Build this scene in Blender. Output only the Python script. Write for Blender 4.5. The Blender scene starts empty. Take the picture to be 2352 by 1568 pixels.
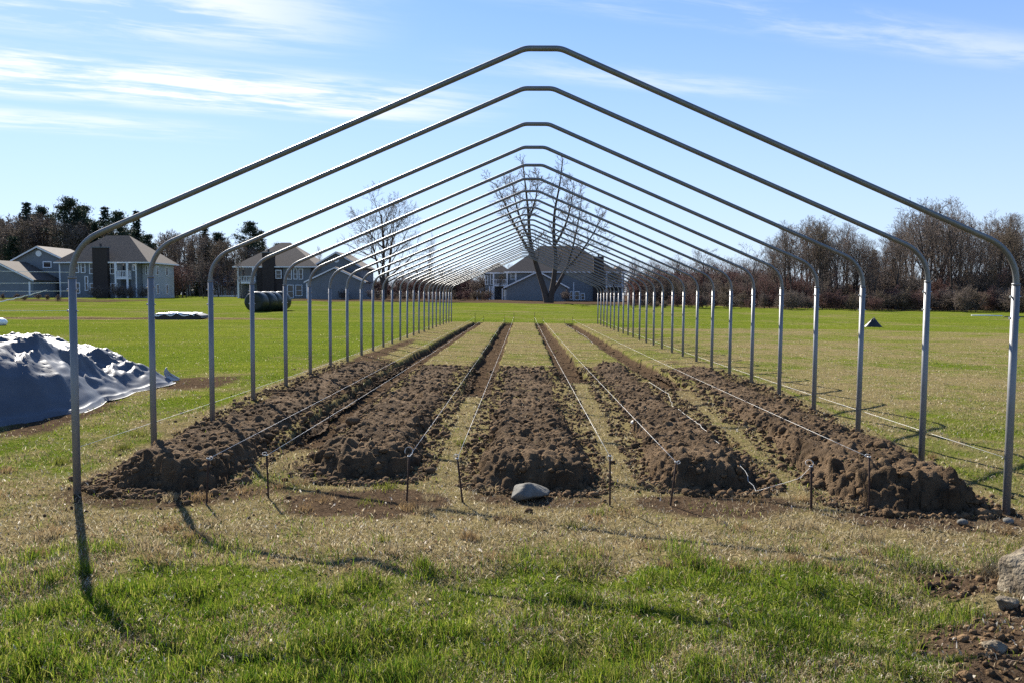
import bpy, math, random
import numpy as np
from mathutils import Vector, Matrix

# ------------------------------------------------------------------ camera, sky, sun, exposure
SC = bpy.context.scene
COL = SC.collection
R = math.radians
cam_d = bpy.data.cameras.new("camera")
cam = bpy.data.objects.new("camera", cam_d)
COL.objects.link(cam)
cam.location = (-0.1445, 0.0, 1.797)
cam.rotation_euler = (R(90 - 3.29), 0, R(0.716))
cam_d.lens = 28.2
cam_d.sensor_width = 36
cam_d.clip_start = 0.1
cam_d.clip_end = 6000
SC.camera = cam

SUN_AZ, SUN_EL = R(-30), R(36)          # 30 degrees left of straight ahead
W = bpy.data.worlds.new("World")
SC.world = W
W.use_nodes = True
wn, wl = W.node_tree.nodes, W.node_tree.links
wn.clear()
w_out = wn.new("ShaderNodeOutputWorld")
w_bg = wn.new("ShaderNodeBackground")
w_bg.inputs[1].default_value = 0.09
w_sky = wn.new("ShaderNodeTexSky")
w_sky.sky_type = 'NISHITA'
w_sky.sun_disc = False
w_sky.sun_elevation = SUN_EL
w_sky.sun_rotation = SUN_AZ
w_sky.altitude = 100
w_sky.air_density = 1.0
w_sky.dust_density = 0.12
w_sky.ozone_density = 3.2
# thin cirrus laid out on a plane high above the place
tc = wn.new("ShaderNodeTexCoord")
sep = wn.new("ShaderNodeSeparateXYZ")
wl.new(tc.outputs["Generated"], sep.inputs[0])


def wmath(op, a, b=None, c=None, clamp=False):
    n = wn.new("ShaderNodeMath")
    n.operation = op
    n.use_clamp = clamp
    for i, v in enumerate((a, b, c)):
        if v is None:
            continue
        if isinstance(v, (int, float)):
            n.inputs[i].default_value = v
        else:
            wl.new(v, n.inputs[i])
    return n.outputs[0]


zc = wmath('MAXIMUM', sep.outputs[2], 0.03)
cu = wmath('DIVIDE', sep.outputs[0], zc)
cv = wmath('DIVIDE', sep.outputs[1], zc)
ca, sa = math.cos(R(21)), math.sin(R(21))
al = wmath('ADD', wmath('MULTIPLY', cu, ca), wmath('MULTIPLY', cv, sa))        # along the streaks
ac = wmath('SUBTRACT', wmath('MULTIPLY', cv, ca), wmath('MULTIPLY', cu, sa))   # across the streaks


def wnoise(su, sv, off, detail, rough, dist=0.0):
    cb = wn.new("ShaderNodeCombineXYZ")
    wl.new(wmath('MULTIPLY', al, su), cb.inputs[0])
    wl.new(wmath('MULTIPLY', ac, sv), cb.inputs[1])
    cb.inputs[2].default_value = off
    t = wn.new("ShaderNodeTexNoise")
    t.inputs["Scale"].default_value = 1.0
    t.inputs["Detail"].default_value = detail
    t.inputs["Roughness"].default_value = rough
    t.inputs["Distortion"].default_value = dist
    wl.new(cb.outputs[0], t.inputs["Vector"])
    return t.outputs[0]


def wramp(x, lo, hi):
    n = wn.new("ShaderNodeMapRange")
    n.interpolation_type = 'SMOOTHSTEP'
    n.inputs["From Min"].default_value = lo
    n.inputs["From Max"].default_value = hi
    wl.new(x, n.inputs["Value"])
    return n.outputs[0]


def band(c, wid, a0, a1, soft):
    """a streak of cloud: centre across, half width, from/to along"""
    d = wmath('ABSOLUTE', wmath('SUBTRACT', ac, c))
    m = wmath('SUBTRACT', 1.0, wramp(d, wid * 0.15, wid))
    e = wmath('MULTIPLY', wramp(al, a0 - soft, a0 + soft), wmath('SUBTRACT', 1.0, wramp(al, a1 - soft, a1 + soft)))
    return wmath('MULTIPLY', m, e)


n_big = wnoise(0.9, 2.6, 0.0, 6, 0.62, 0.4)
n_fine = wnoise(2.2, 7.5, 4.3, 6, 0.65, 0.6)
tex = wramp(wmath('ADD', wmath('MULTIPLY', n_big, 0.62), wmath('MULTIPLY', n_fine, 0.38)), 0.40, 0.62)
streaks = wmath('MULTIPLY', band(4.25, 0.66, -6.0, 1.0, 0.7), 1.1)
streaks = wmath('MAXIMUM', streaks, wmath('MULTIPLY', band(5.35, 0.5, -6.0, -0.2, 0.6), 0.55))
streaks = wmath('MAXIMUM', streaks, wmath('MULTIPLY', band(3.05, 0.7, -6.0, 0.3, 0.5), 0.75))
streaks = wmath('MAXIMUM', streaks, wmath('MULTIPLY', band(2.45, 0.27, 0.9, 3.7, 0.5), 0.30))
streaks = wmath('MAXIMUM', streaks, wmath('MULTIPLY', band(3.35, 0.25, 1.2, 2.6, 0.5), 0.3))
cloud = wmath('MULTIPLY', streaks, wmath('ADD', wmath('MULTIPLY', tex, 1.2), 0.06), clamp=True)
w_mix = wn.new("ShaderNodeMix")
w_mix.data_type = 'RGBA'
wl.new(cloud, w_mix.inputs["Factor"])
w_hsv = wn.new("ShaderNodeHueSaturation")
w_hsv.inputs["Saturation"].default_value = 1.28
w_gam = wn.new("ShaderNodeGamma")
w_gam.inputs[1].default_value = 0.70
wl.new(w_sky.outputs[0], w_gam.inputs[0])
wl.new(w_gam.outputs[0], w_hsv.inputs["Color"])
w_blue = wn.new("ShaderNodeMix")
w_blue.data_type = 'RGBA'
w_blue.blend_type = 'MULTIPLY'
w_blue.inputs["Factor"].default_value = 1.0
w_blue.inputs["B"].default_value = (0.90, 0.96, 1.22, 1)
wl.new(w_hsv.outputs[0], w_blue.inputs["A"])
w_haze = wn.new("ShaderNodeMix")
w_haze.data_type = 'RGBA'
wl.new(wmath('MULTIPLY', wmath('SUBTRACT', 1.0, wramp(sep.outputs[2], -0.05, 0.43)), 0.74), w_haze.inputs["Factor"])
wl.new(w_blue.outputs["Result"], w_haze.inputs["A"])
w_haze.inputs["B"].default_value = (2.75, 3.42, 4.35, 1)
wl.new(w_haze.outputs["Result"], w_mix.inputs["A"])
w_mix.inputs["B"].default_value = (4.4, 4.5, 4.6, 1)
wl.new(w_mix.outputs["Result"], w_bg.inputs[0])
wl.new(w_bg.outputs[0], w_out.inputs[0])

sun_d = bpy.data.lights.new("sun", 'SUN')
sun_d.energy = 4.8
sun_d.angle = R(0.5)
sun_d.color = (1.0, 0.94, 0.84)
sun = bpy.data.objects.new("sun", sun_d)
COL.objects.link(sun)
to_sun = Vector((math.sin(SUN_AZ) * math.cos(SUN_EL), math.cos(SUN_AZ) * math.cos(SUN_EL), math.sin(SUN_EL)))
sun.rotation_euler = to_sun.to_track_quat('Z', 'Y').to_euler()
sun.location = (-20, 30, 40)

VS = SC.view_settings
VS.view_transform = 'Standard'
VS.look = 'None'
VS.exposure = 1.5
VS.gamma = 1.0
VS.use_curve_mapping = False
SC.cycles.max_bounces = 6
SC.cycles.transparent_max_bounces = 8
SC.cycles.use_denoising = False

# ------------------------------------------------------------------ sight lines of the photograph (to read off real positions)
F = 1842.0
bpy.context.view_layer.update()
CM = cam.rotation_euler.to_matrix()
CP = Vector(cam.location)


def at(u, v, y):
    """the point at depth y seen at (u, v) of the photograph scaled to 2352 x 1568"""
    d = CM @ Vector(((u - 1176) / F, (784 - v) / F, -1))
    t = (y - CP.y) / d.y
    return CP + d * t


def xat(u, y):
    return at(u, 700, y).x


# ------------------------------------------------------------------ noise
def _h(ix, iy, seed):
    n = (ix.astype(np.int64) * 374761393 + iy.astype(np.int64) * 668265263 + seed * 974634317) & 0xffffffff
    n = ((n ^ (n >> 13)) * 1274126177) & 0xffffffff
    n = n ^ (n >> 16)
    return (n & 0xffff) / 65535.0


def vnoise(x, y, seed=0):
    x = np.asarray(x, float)
    y = np.asarray(y, float)
    ix, iy = np.floor(x), np.floor(y)
    fx, fy = x - ix, y - iy
    fx = fx * fx * (3 - 2 * fx)
    fy = fy * fy * (3 - 2 * fy)
    a, b = _h(ix, iy, seed), _h(ix + 1, iy, seed)
    c, d = _h(ix, iy + 1, seed), _h(ix + 1, iy + 1, seed)
    return (a + (b - a) * fx) * (1 - fy) + (c + (d - c) * fx) * fy


def fbm(x, y, octv=4, seed=0, gain=0.5):
    s = 0.0
    a = 1.0
    t = 0.0
    for i in range(octv):
        s = s + a * (vnoise(x * 2 ** i + 17.3 * i, y * 2 ** i - 9.1 * i, seed + i) - 0.5)
        t += a
        a *= gain
    return s / t * 2          # about -1 .. 1


def sstep(a, b, x):
    t = np.clip((x - a) / (b - a), 0, 1)
    return t * t * (3 - 2 * t)


# ------------------------------------------------------------------ mesh helpers
def mesh_np(name, v, f, smooth=False):
    v = np.ascontiguousarray(v, dtype=np.float32)
    f = np.ascontiguousarray(f, dtype=np.int32)
    me = bpy.data.meshes.new(name)
    me.vertices.add(len(v))
    me.vertices.foreach_set("co", v.ravel())
    k = f.shape[1]
    me.loops.add(f.size)
    me.loops.foreach_set("vertex_index", f.ravel())
    me.polygons.add(len(f))
    me.polygons.foreach_set("loop_start", np.arange(0, f.size, k, dtype=np.int32))
    if smooth:
        me.polygons.foreach_set("use_smooth", np.ones(len(f), dtype=bool))
    me.update(calc_edges=True)
    return me


def set_col(me, name, c):
    a = me.color_attributes.new(name, 'FLOAT_COLOR', 'POINT')
    cc = np.ones((len(me.vertices), 4), np.float32)
    cc[:, :c.shape[1]] = c
    a.data.foreach_set("color", cc.ravel())


class MB:
    def __init__(s):
        s.v, s.f = [], []

    def add(s, v, f):
        o = len(s.v)
        s.v += [tuple(p) for p in v]
        s.f += [tuple(i + o for i in q) for q in f]

    def box(s, x0, x1, y0, y1, z0, z1):
        v = [(x0, y0, z0), (x1, y0, z0), (x1, y1, z0), (x0, y1, z0), (x0, y0, z1), (x1, y0, z1), (x1, y1, z1), (x0, y1, z1)]
        s.add(v, [(0, 3, 2, 1), (4, 5, 6, 7), (0, 1, 5, 4), (1, 2, 6, 5), (2, 3, 7, 6), (3, 0, 4, 7)])

    def tube(s, pts, rad, n=8, cap=True):
        v, f = tube_np(np.array(pts, float), np.array(rad, float) if hasattr(rad, '__len__') else np.full(len(pts), float(rad)), n)
        o = len(s.v)
        s.v += [tuple(p) for p in v]
        s.f += [tuple(int(i) + o for i in q) for q in f]
        if cap:
            m = len(pts)
            s.f.append(tuple(o + i for i in range(n - 1, -1, -1)))
            s.f.append(tuple(o + (m - 1) * n + i for i in range(n)))

    def prism(s, poly, y0, y1):
        """polygon in xz (anticlockwise seen from -y) pushed from y0 to y1"""
        n = len(poly)
        v = [(x, y0, z) for x, z in poly] + [(x, y1, z) for x, z in poly]
        f = [tuple(range(n)), tuple(range(2 * n - 1, n - 1, -1))]
        f += [(i, i + n, (i + 1) % n + n, (i + 1) % n) for i in range(n)]
        s.add(v, f)

    def build(s, name, m, parent=None, loc=None, smooth=False):
        me = bpy.data.meshes.new(name)
        me.from_pydata(s.v, [], s.f)
        if smooth:
            me.polygons.foreach_set("use_smooth", np.ones(len(me.polygons), dtype=bool))
        me.update()
        return obj(name, me, m, parent, loc)


def tube_np(p, r, n):
    m = len(p)
    t = np.gradient(p, axis=0)
    t /= np.linalg.norm(t, axis=1)[:, None] + 1e-12
    up = np.array([0.0, 0, 1]) if abs(t[0, 2]) < 0.9 else np.array([1.0, 0, 0])
    a = np.cross(up, t[0])
    a /= np.linalg.norm(a) + 1e-12
    out = np.empty((m, n, 3))
    ang = np.arange(n) * 2 * np.pi / n
    cs, sn = np.cos(ang)[:, None], np.sin(ang)[:, None]
    for i in range(m):
        a = a - t[i] * a.dot(t[i])
        a /= np.linalg.norm(a) + 1e-12
        b = np.cross(t[i], a)
        out[i] = p[i] + r[i] * (cs * a + sn * b)
    i = np.arange(m - 1)[:, None] * n
    j = np.arange(n)[None, :]
    j2 = (j + 1) % n
    f = np.stack([i + j, i + j2, i + n + j2, i + n + j], -1).reshape(-1, 4)
    return out.reshape(-1, 3), f


def tubes_mesh(name, branches):
    """branches: list of (points, radii, sides) -> one mesh of quads"""
    vs, fs, o = [], [], 0
    for p, r, n in branches:
        v, f = tube_np(p, r, n)
        vs.append(v)
        fs.append(f + o)
        o += len(v)
    return mesh_np(name, np.concatenate(vs), np.concatenate(fs), smooth=True)


def obj(name, me, m, parent=None, loc=None):
    o = bpy.data.objects.new(name, me)
    COL.objects.link(o)
    if m is not None:
        me.materials.clear()
        me.materials.append(m)
    if parent is not None:
        o.parent = parent
    if loc is not None:
        o.location = loc
    return o


def empty(name, loc=(0, 0, 0), rz=0.0):
    o = bpy.data.objects.new(name, None)
    o.empty_display_size = 0.2
    COL.objects.link(o)
    o.location = loc
    o.rotation_euler = (0, 0, rz)
    return o


def tag(o, label=None, cat=None, group=None, kind=None):
    if label:
        o["label"] = label
    if cat:
        o["category"] = cat
    if group:
        o["group"] = group
    if kind:
        o["kind"] = kind
    return o


def copy_tree(o, parent=None):
    c = o.copy()
    COL.objects.link(c)
    if parent is not None:
        c.parent = parent
    for ch in list(o.children):
        copy_tree(ch, c)
    return c


# ------------------------------------------------------------------ materials
def mat(name, c, rough=0.8, metal=0.0, spec=0.3, var=0.15, vscale=3.0, bump=0.0, bscale=20.0, c2=None, detail=5, stretch=None, transl=0.0):
    """principled material whose colour wanders between c*(1-var) and c*(1+var), or between c and c2"""
    m = bpy.data.materials.new(name)
    m.use_nodes = True
    n, l = m.node_tree.nodes, m.node_tree.links
    b = n["Principled BSDF"]
    b.inputs["Roughness"].default_value = rough
    b.inputs["Metallic"].default_value = metal
    b.inputs["Specular IOR Level"].default_value = spec
    co = n.new("ShaderNodeTexCoord")
    src = co.outputs["Object"]
    if stretch:
        mp = n.new("ShaderNodeMapping")
        mp.inputs["Scale"].default_value = stretch
        l.new(src, mp.inputs["Vector"])
        src = mp.outputs[0]
    t = n.new("ShaderNodeTexNoise")
    t.inputs["Scale"].default_value = vscale
    t.inputs["Detail"].default_value = detail
    t.inputs["Roughness"].default_value = 0.6
    l.new(src, t.inputs["Vector"])
    mr = n.new("ShaderNodeMapRange")
    mr.inputs["From Min"].default_value = 0.3
    mr.inputs["From Max"].default_value = 0.7
    l.new(t.outputs[0], mr.inputs["Value"])
    mx = n.new("ShaderNodeMix")
    mx.data_type = 'RGBA'
    l.new(mr.outputs[0], mx.inputs["Factor"])
    mx.inputs["A"].default_value = (*[k * (1 - var) for k in c], 1) if c2 is None else (*c, 1)
    mx.inputs["B"].default_value = (*[min(1, k * (1 + var)) for k in c], 1) if c2 is None else (*c2, 1)
    l.new(mx.outputs["Result"], b.inputs["Base Color"])
    if bump:
        t2 = n.new("ShaderNodeTexNoise")
        t2.inputs["Scale"].default_value = bscale
        t2.inputs["Detail"].default_value = 6
        l.new(src, t2.inputs["Vector"])
        bp = n.new("ShaderNodeBump")
        bp.inputs["Strength"].default_value = bump
        bp.inputs["Distance"].default_value = 0.03
        l.new(t2.outputs[0], bp.inputs["Height"])
        l.new(bp.outputs[0], b.inputs["Normal"])
    if transl:
        tr = n.new("ShaderNodeBsdfTranslucent")
        l.new(mx.outputs["Result"], tr.inputs["Color"])
        ms = n.new("ShaderNodeMixShader")
        ms.inputs[0].default_value = transl
        l.new(b.outputs[0], ms.inputs[1])
        l.new(tr.outputs[0], ms.inputs[2])
        l.new(ms.outputs[0], n["Material Output"].inputs[0])
    return m


def mat_attr(name, attr, rough=0.6, transl=0.0, spec=0.3):
    m = bpy.data.materials.new(name)
    m.use_nodes = True
    n, l = m.node_tree.nodes, m.node_tree.links
    b = n["Principled BSDF"]
    b.inputs["Roughness"].default_value = rough
    b.inputs["Specular IOR Level"].default_value = spec
    a = n.new("ShaderNodeAttribute")
    a.attribute_name = attr
    l.new(a.outputs["Color"], b.inputs["Base Color"])
    if transl:
        tr = n.new("ShaderNodeBsdfTranslucent")
        l.new(a.outputs["Color"], tr.inputs["Color"])
        ms = n.new("ShaderNodeMixShader")
        ms.inputs[0].default_value = transl
        l.new(b.outputs[0], ms.inputs[1])
        l.new(tr.outputs[0], ms.inputs[2])
        l.new(ms.outputs[0], n["Material Output"].inputs[0])
    return m


M = {}
M['steel'] = mat("galvanised_steel", (0.19, 0.19, 0.19), 0.5, 0.45, 0.5, 0.16, 6.0, 0.05, 90, stretch=(1, 1, 0.25))
M['bow'] = mat("shade_darkened_bow_steel", (0.16, 0.16, 0.155), 0.46, 0.45, 0.5, 0.16, 6.0, 0.05, 90, stretch=(1, 1, 0.25))  # same galvanised steel, colour darkened to stand for the shaded undersides
M['bolt'] = mat("bolt_steel", (0.5, 0.5, 0.5), 0.35, 0.9)
M['rust'] = mat("rusty_iron", (0.055, 0.032, 0.022), 0.85, 0.2, 0.3, 0.4, 40, 0.3, 120)
M['twine'] = mat("white_twine", (0.82, 0.80, 0.74), 0.8, 0, 0.2, 0.08, 60)
M['soil'] = mat("turned_soil", (0.034, 0.0215, 0.0125), 0.97, 0, 0.06, 0.3, 2.6, 1.0, 90, c2=(0.160, 0.109, 0.064), detail=8)
M['clod'] = mat("soil_clod", (0.038, 0.025, 0.015), 0.97, 0, 0.06, 0.3, 3.0, 0.8, 60, c2=(0.185, 0.120, 0.066), detail=8)
M['stone'] = mat("grey_fieldstone", (0.125, 0.120, 0.105), 0.85, 0, 0.2, 0.22, 14, 0.25, 60)
M['pale_stone'] = mat("pale_stone", (0.6, 0.57, 0.5), 0.8, 0, 0.3, 0.15, 20, 0.3, 40)
M['sand'] = mat("sandy_rock", (0.07, 0.052, 0.034), 0.9, 0, 0.2, 0.3, 6, 0.9, 45, c2=(0.26, 0.22, 0.155))
M['tarp'] = mat("silver_blue_tarp", (0.078, 0.088, 0.104), 0.5, 0.0, 0.22, 0.16, 2.2, 0.06, 160)
M['tarp_hem'] = mat("tarp_hem_underside", (0.30, 0.33, 0.36), 0.5, 0, 0.5, 0.15, 5)
M['wrap'] = mat("dark_green_wrap", (0.014, 0.021, 0.018), 0.42, 0, 0.3, 0.35, 3.0, 0.25, 14, stretch=(1, 6, 1))
M['whiteplastic'] = mat("white_plastic_sheet", (0.82, 0.82, 0.80), 0.3, 0, 0.5, 0.06, 4, 0.2, 12)
M['blackplastic'] = mat("black_plastic", (0.018, 0.018, 0.020), 0.5, 0, 0.4, 0.2, 6, 0.2, 20)
M['siding'] = mat("pale_blue_or_skylit_siding", (0.36, 0.38, 0.385), 0.75, 0, 0.3, 0.08, 1.2)
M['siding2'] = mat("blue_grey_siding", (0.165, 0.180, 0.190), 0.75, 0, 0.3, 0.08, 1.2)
M['shingle'] = mat("brown_roof_shingles", (0.100, 0.081, 0.066), 0.92, 0, 0.2, 0.22, 2.5, 0.3, 9, stretch=(1, 1, 4))
M['shingle_pale'] = mat("weathered_roof_shingles", (0.17, 0.145, 0.12), 0.92, 0, 0.2, 0.2, 2.5, 0.3, 9)
M['brick'] = mat("dark_brown_shakes", (0.05, 0.040, 0.036), 0.9, 0, 0.2, 0.25, 4.0, 0.3, 12)
M['trim'] = mat("white_painted_trim", (0.72, 0.73, 0.73), 0.6, 0, 0.4, 0.06, 2)
M['glass'] = mat("dark_window_glass", (0.018, 0.022, 0.026), 0.08, 0, 0.5, 0.2, 1.5)
M['door'] = mat("dark_recess_wall", (0.06, 0.068, 0.075), 0.7, 0, 0.3, 0.1, 2)
M['concrete'] = mat("pale_concrete", (0.62, 0.60, 0.56), 0.8, 0, 0.3, 0.08, 1)
M['bark'] = mat("bare_tree_bark", (0.065, 0.053, 0.045), 0.95, 0, 0.15, 0.3, 3, 0.4, 14, stretch=(1, 1, 0.3))
M['twigs'] = mat("bare_twigs", (0.165, 0.130, 0.106), 0.95, 0, 0.1, 0.25, 0.4)
M['twigs_red'] = mat("budding_red_twigs", (0.145, 0.084, 0.072), 0.95, 0, 0.1, 0.25, 0.4)
M['twigs_tan'] = mat("tan_brush_twigs", (0.150, 0.115, 0.082), 0.95, 0, 0.1, 0.25, 0.4)
M['needle'] = mat("dark_evergreen_needles", (0.020, 0.036, 0.019), 0.7, 0, 0.25, 0.4, 1.2, transl=0.15)
M['needle2'] = mat("grey_green_needles", (0.034, 0.050, 0.030), 0.7, 0, 0.25, 0.4, 1.2, transl=0.15)

# ------------------------------------------------------------------ the lie of the land
_py = np.array([-80, 6.5, 7.5, 8.5, 9.5, 10.5, 12, 13.5, 15, 20, 45, 70, 100, 125, 150, 200, 6000])
_pz = np.array([0, 0, .025, .08, .145, .195, .245, .275, .285, .29, .29, .50, .75, .85, .95, 1.15, 1.15])
PATHS = [(-2.58, 8.9), (-0.88, 12.6), (0.83, 14.6), (2.46, 13.8)]     # centre of each trench, where it starts
TR_END = 44.4


def land(x, y):
    x = np.asarray(x, float)
    y = np.asarray(y, float)
    z = np.interp(y, _py, _pz)
    return z - 0.0175 * np.clip(x, -5, 5) - 0.013 * np.clip(x - 5, 0, 75) + 0.008 * np.clip(-5 - x, 0, 80) * sstep(20, 60, y)


def trench(x, y):
    d = np.zeros(np.broadcast(x, y).shape)
    for i, (xc, ys) in enumerate(PATHS):
        edge = 0.27 + 0.05 * fbm(y * 1.3 + 31 * i, y * 0 + i, 3, 11) + 0.03 * fbm(y * 5, x * 3, 2, 17 + i)
        w = 1 - sstep(edge - 0.05, edge + 0.03, np.abs(x - xc - 0.05 * fbm(y * 0.35, y * 0, 2, 5 + i)))
        w = w * sstep(ys - 0.8, ys + 0.8, y) * (1 - sstep(TR_END - 0.15, TR_END, y))
        d = np.maximum(d, w)
    return d


def lift(x, y):
    """small lumps of the turf"""
    fade = 1 - 0.85 * sstep(9, 30, y)
    fore = 1 - sstep(4.8, 6.2, y)
    a = fbm(x * 1.1, y * 1.1, 3, 3) * (0.025 + 0.030 * fore) + fbm(x * 2.6, y * 2.6, 2, 12) * 0.045 * fore + fbm(x * 4.5, y * 4.5, 3, 4) * (0.012 + 0.016 * fore)
    a = a + fbm(x * 16, y * 16, 2, 8) * 0.006
    far = sstep(30, 60, y) * fbm(x * 0.3, y * 0.3, 3, 9) * 0.10
    cr = sstep(1.85, 2.7, x) * (1 - sstep(4.6, 5.3, y)) * (0.06 + 0.07 * np.abs(fbm(x * 2.2, y * 2.2, 3, 6)))
    return a * fade + far + cr


def gz(x, y):
    t = trench(x, y)
    return land(x, y) + lift(x, y) - t * (0.17 + 0.03 * fbm(x * 6, y * 6, 3, 21))


def cover(x, y):
    """how dry the turf is, how bare the soil is"""
    n = fbm(x * 0.9, y * 0.9, 4, 31)
    n2 = fbm(x * 0.25, y * 0.25, 3, 33)
    n3 = fbm(x * 3.2, y * 3.2, 3, 35)
    ns = fbm(x * 0.25, y * 1.6, 3, 36)
    dry = np.clip(0.10 + 0.4 * n2 + 0.3 * n + 0.2 * n3, 0.03, 0.7)
    tun = sstep(4.75, 5.35, y + 0.5 * n + 0.25 * n3) * (1 - sstep(44.2, 44.8, y + 0.3 * n)) * (1 - sstep(4.15, 4.5, np.abs(x + 0.1 * n)))
    dry = np.maximum(dry, tun * (0.80 - 0.16 * sstep(12, 18, y) + 0.26 * n + 0.2 * n3 + 0.15 * n2))
    # left of the frame: half green, worn near the tarp
    lf = sstep(4.0, 4.4, -x) * sstep(4.8, 5.5, y + 0.5 * n) * (1 - sstep(7.0, 8.4, y + 0.8 * n))
    dry = np.maximum(dry, lf * (0.70 + 0.4 * n))
    lf2 = sstep(4.0, 4.3, -x) * sstep(7.0, 8.0, y) * (1 - sstep(13.5, 17, y))
    dry = np.maximum(dry, lf2 * (0.38 + 0.55 * n + 0.25 * n3))
    # right of the frame: winter-dry pasture up to a mown line
    rt = sstep(4.1, 4.5, x) * sstep(4.7, 5.3, y + 0.4 * n) * (1 - sstep(39, 42, y + 2.2 * n2))
    dry = np.maximum(dry, rt * (0.60 + 0.34 * n + 0.25 * n3 + 0.3 * n2))
    fld = sstep(42, 50, y)
    dry = np.maximum(dry, fld * (0.17 + 0.55 * np.clip(ns + 0.4 * n2, -0.3, 1)))
    dry = np.maximum(dry, (1 - sstep(4.9, 5.6, y)) * (0.30 + 0.75 * np.clip(n + 0.7 * n3, -.4, 1)))
    soil = trench(x, y)
    soil = np.maximum(soil, sstep(0.3, 0.9, n + 0.4 * n3) * tun * 0.5)
    # trodden ground before the heaps
    for cx, cy, rx, ry, k in ((-1.5, 6.75, 0.95, 0.5, 0.95), (-3.3, 6.9, 1.2, 0.5, 0.6), (1.7, 6.95, 1.0, 0.45, 0.7), (0.0, 7.0, 0.9, 0.4, 0.6),
                              (3.4, 6.6, 1.4, 0.5, 0.75), (2.75, 4.15, 0.95, 0.60, 1.0), (3.1, 4.9, 1.0, 0.5, 0.9), (2.4, 3.5, 0.72, 0.55, 1.0), (3.8, 3.6, 1.2, 0.9, 1.0),
                              (-6.0, 10.0, 0.55, 1.6, 0.75), (-5.6, 13.2, 0.8, 1.2, 0.85), (-6.6, 8.6, 0.9, 0.8, 0.7), (-3.7, 20, 0.3, 8, 0.7),
                              (-3.4, 14, 0.6, 5, 0.8), (3.7, 13, 0.45, 4, 0.5)):
        d = np.sqrt(((x - cx) / rx) ** 2 + ((y - cy) / ry) ** 2) + 0.35 * n + 0.3 * n3
        soil = np.maximum(soil, k * (1 - sstep(0.55, 1.1, d)))
    # worn strips across the left field, brushy edge before the houses
    st = sstep(12, 16, -x) * (1 - sstep(33, 40, -x)) * np.exp(-((y - 44 - 2 * n2 + 0.05 * x) / 1.6) ** 2)
    soil = np.maximum(soil, st * (0.55 + 0.6 * n))
    dry = np.maximum(dry, np.clip(st * 1.4, 0, 0.9))
    st2 = sstep(40, 46, -x) * sstep(82, 88, y) * (1 - sstep(98, 104, y))
    soil = np.maximum(soil, st2 * (0.55 + 0.5 * n))
    edge = sstep(20, 30, x) * sstep(88, 97, y)
    soil = np.maximum(soil, edge * 0.8)
    soil = np.maximum(soil, sstep(96, 104, y) * (1 - sstep(30, 40, -x)) * 0.75)
    return np.clip(dry, 0, 1), np.clip(soil, 0, 1)


def graded(a, steps):
    out = [a]
    for end, st in steps:
        n = max(1, int(round((end - out[-1]) / st)))
        out += list(np.linspace(out[-1], end, n + 1)[1:])
    return np.array(out)


def geo(a, end, st, g):
    out = []
    while a < end:
        a += st
        st *= g
        out.append(a)
    return out


gx_r = graded(0, [(4.6, 0.045), (12, 0.11), (80, 0.9)])
gx_r = np.concatenate([gx_r, geo(80, 2500, 4, 1.35)])
gx = np.concatenate([-gx_r[:0:-1], gx_r])
gy = graded(0.6, [(9, 0.042), (20, 0.062), (45, 0.125), (135, 0.65)])
gy = np.concatenate([[-60, -20, -6, -1], gy, geo(135, 2800, 4, 1.3)])
X, Y = np.meshgrid(gx, gy)
Z = gz(X, Y)
nx, ny = len(gx), len(gy)
ii = (np.arange(ny - 1)[:, None] * nx + np.arange(nx - 1)[None, :]).ravel()
gme = mesh_np("ground", np.stack([X.ravel(), Y.ravel(), Z.ravel()], -1), np.stack([ii, ii + 1, ii + nx + 1, ii + nx], -1), True)
dr, so = cover(X.ravel(), Y.ravel())
set_col(gme, "cover", np.stack([dr, so, np.zeros_like(dr)], -1))


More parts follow.
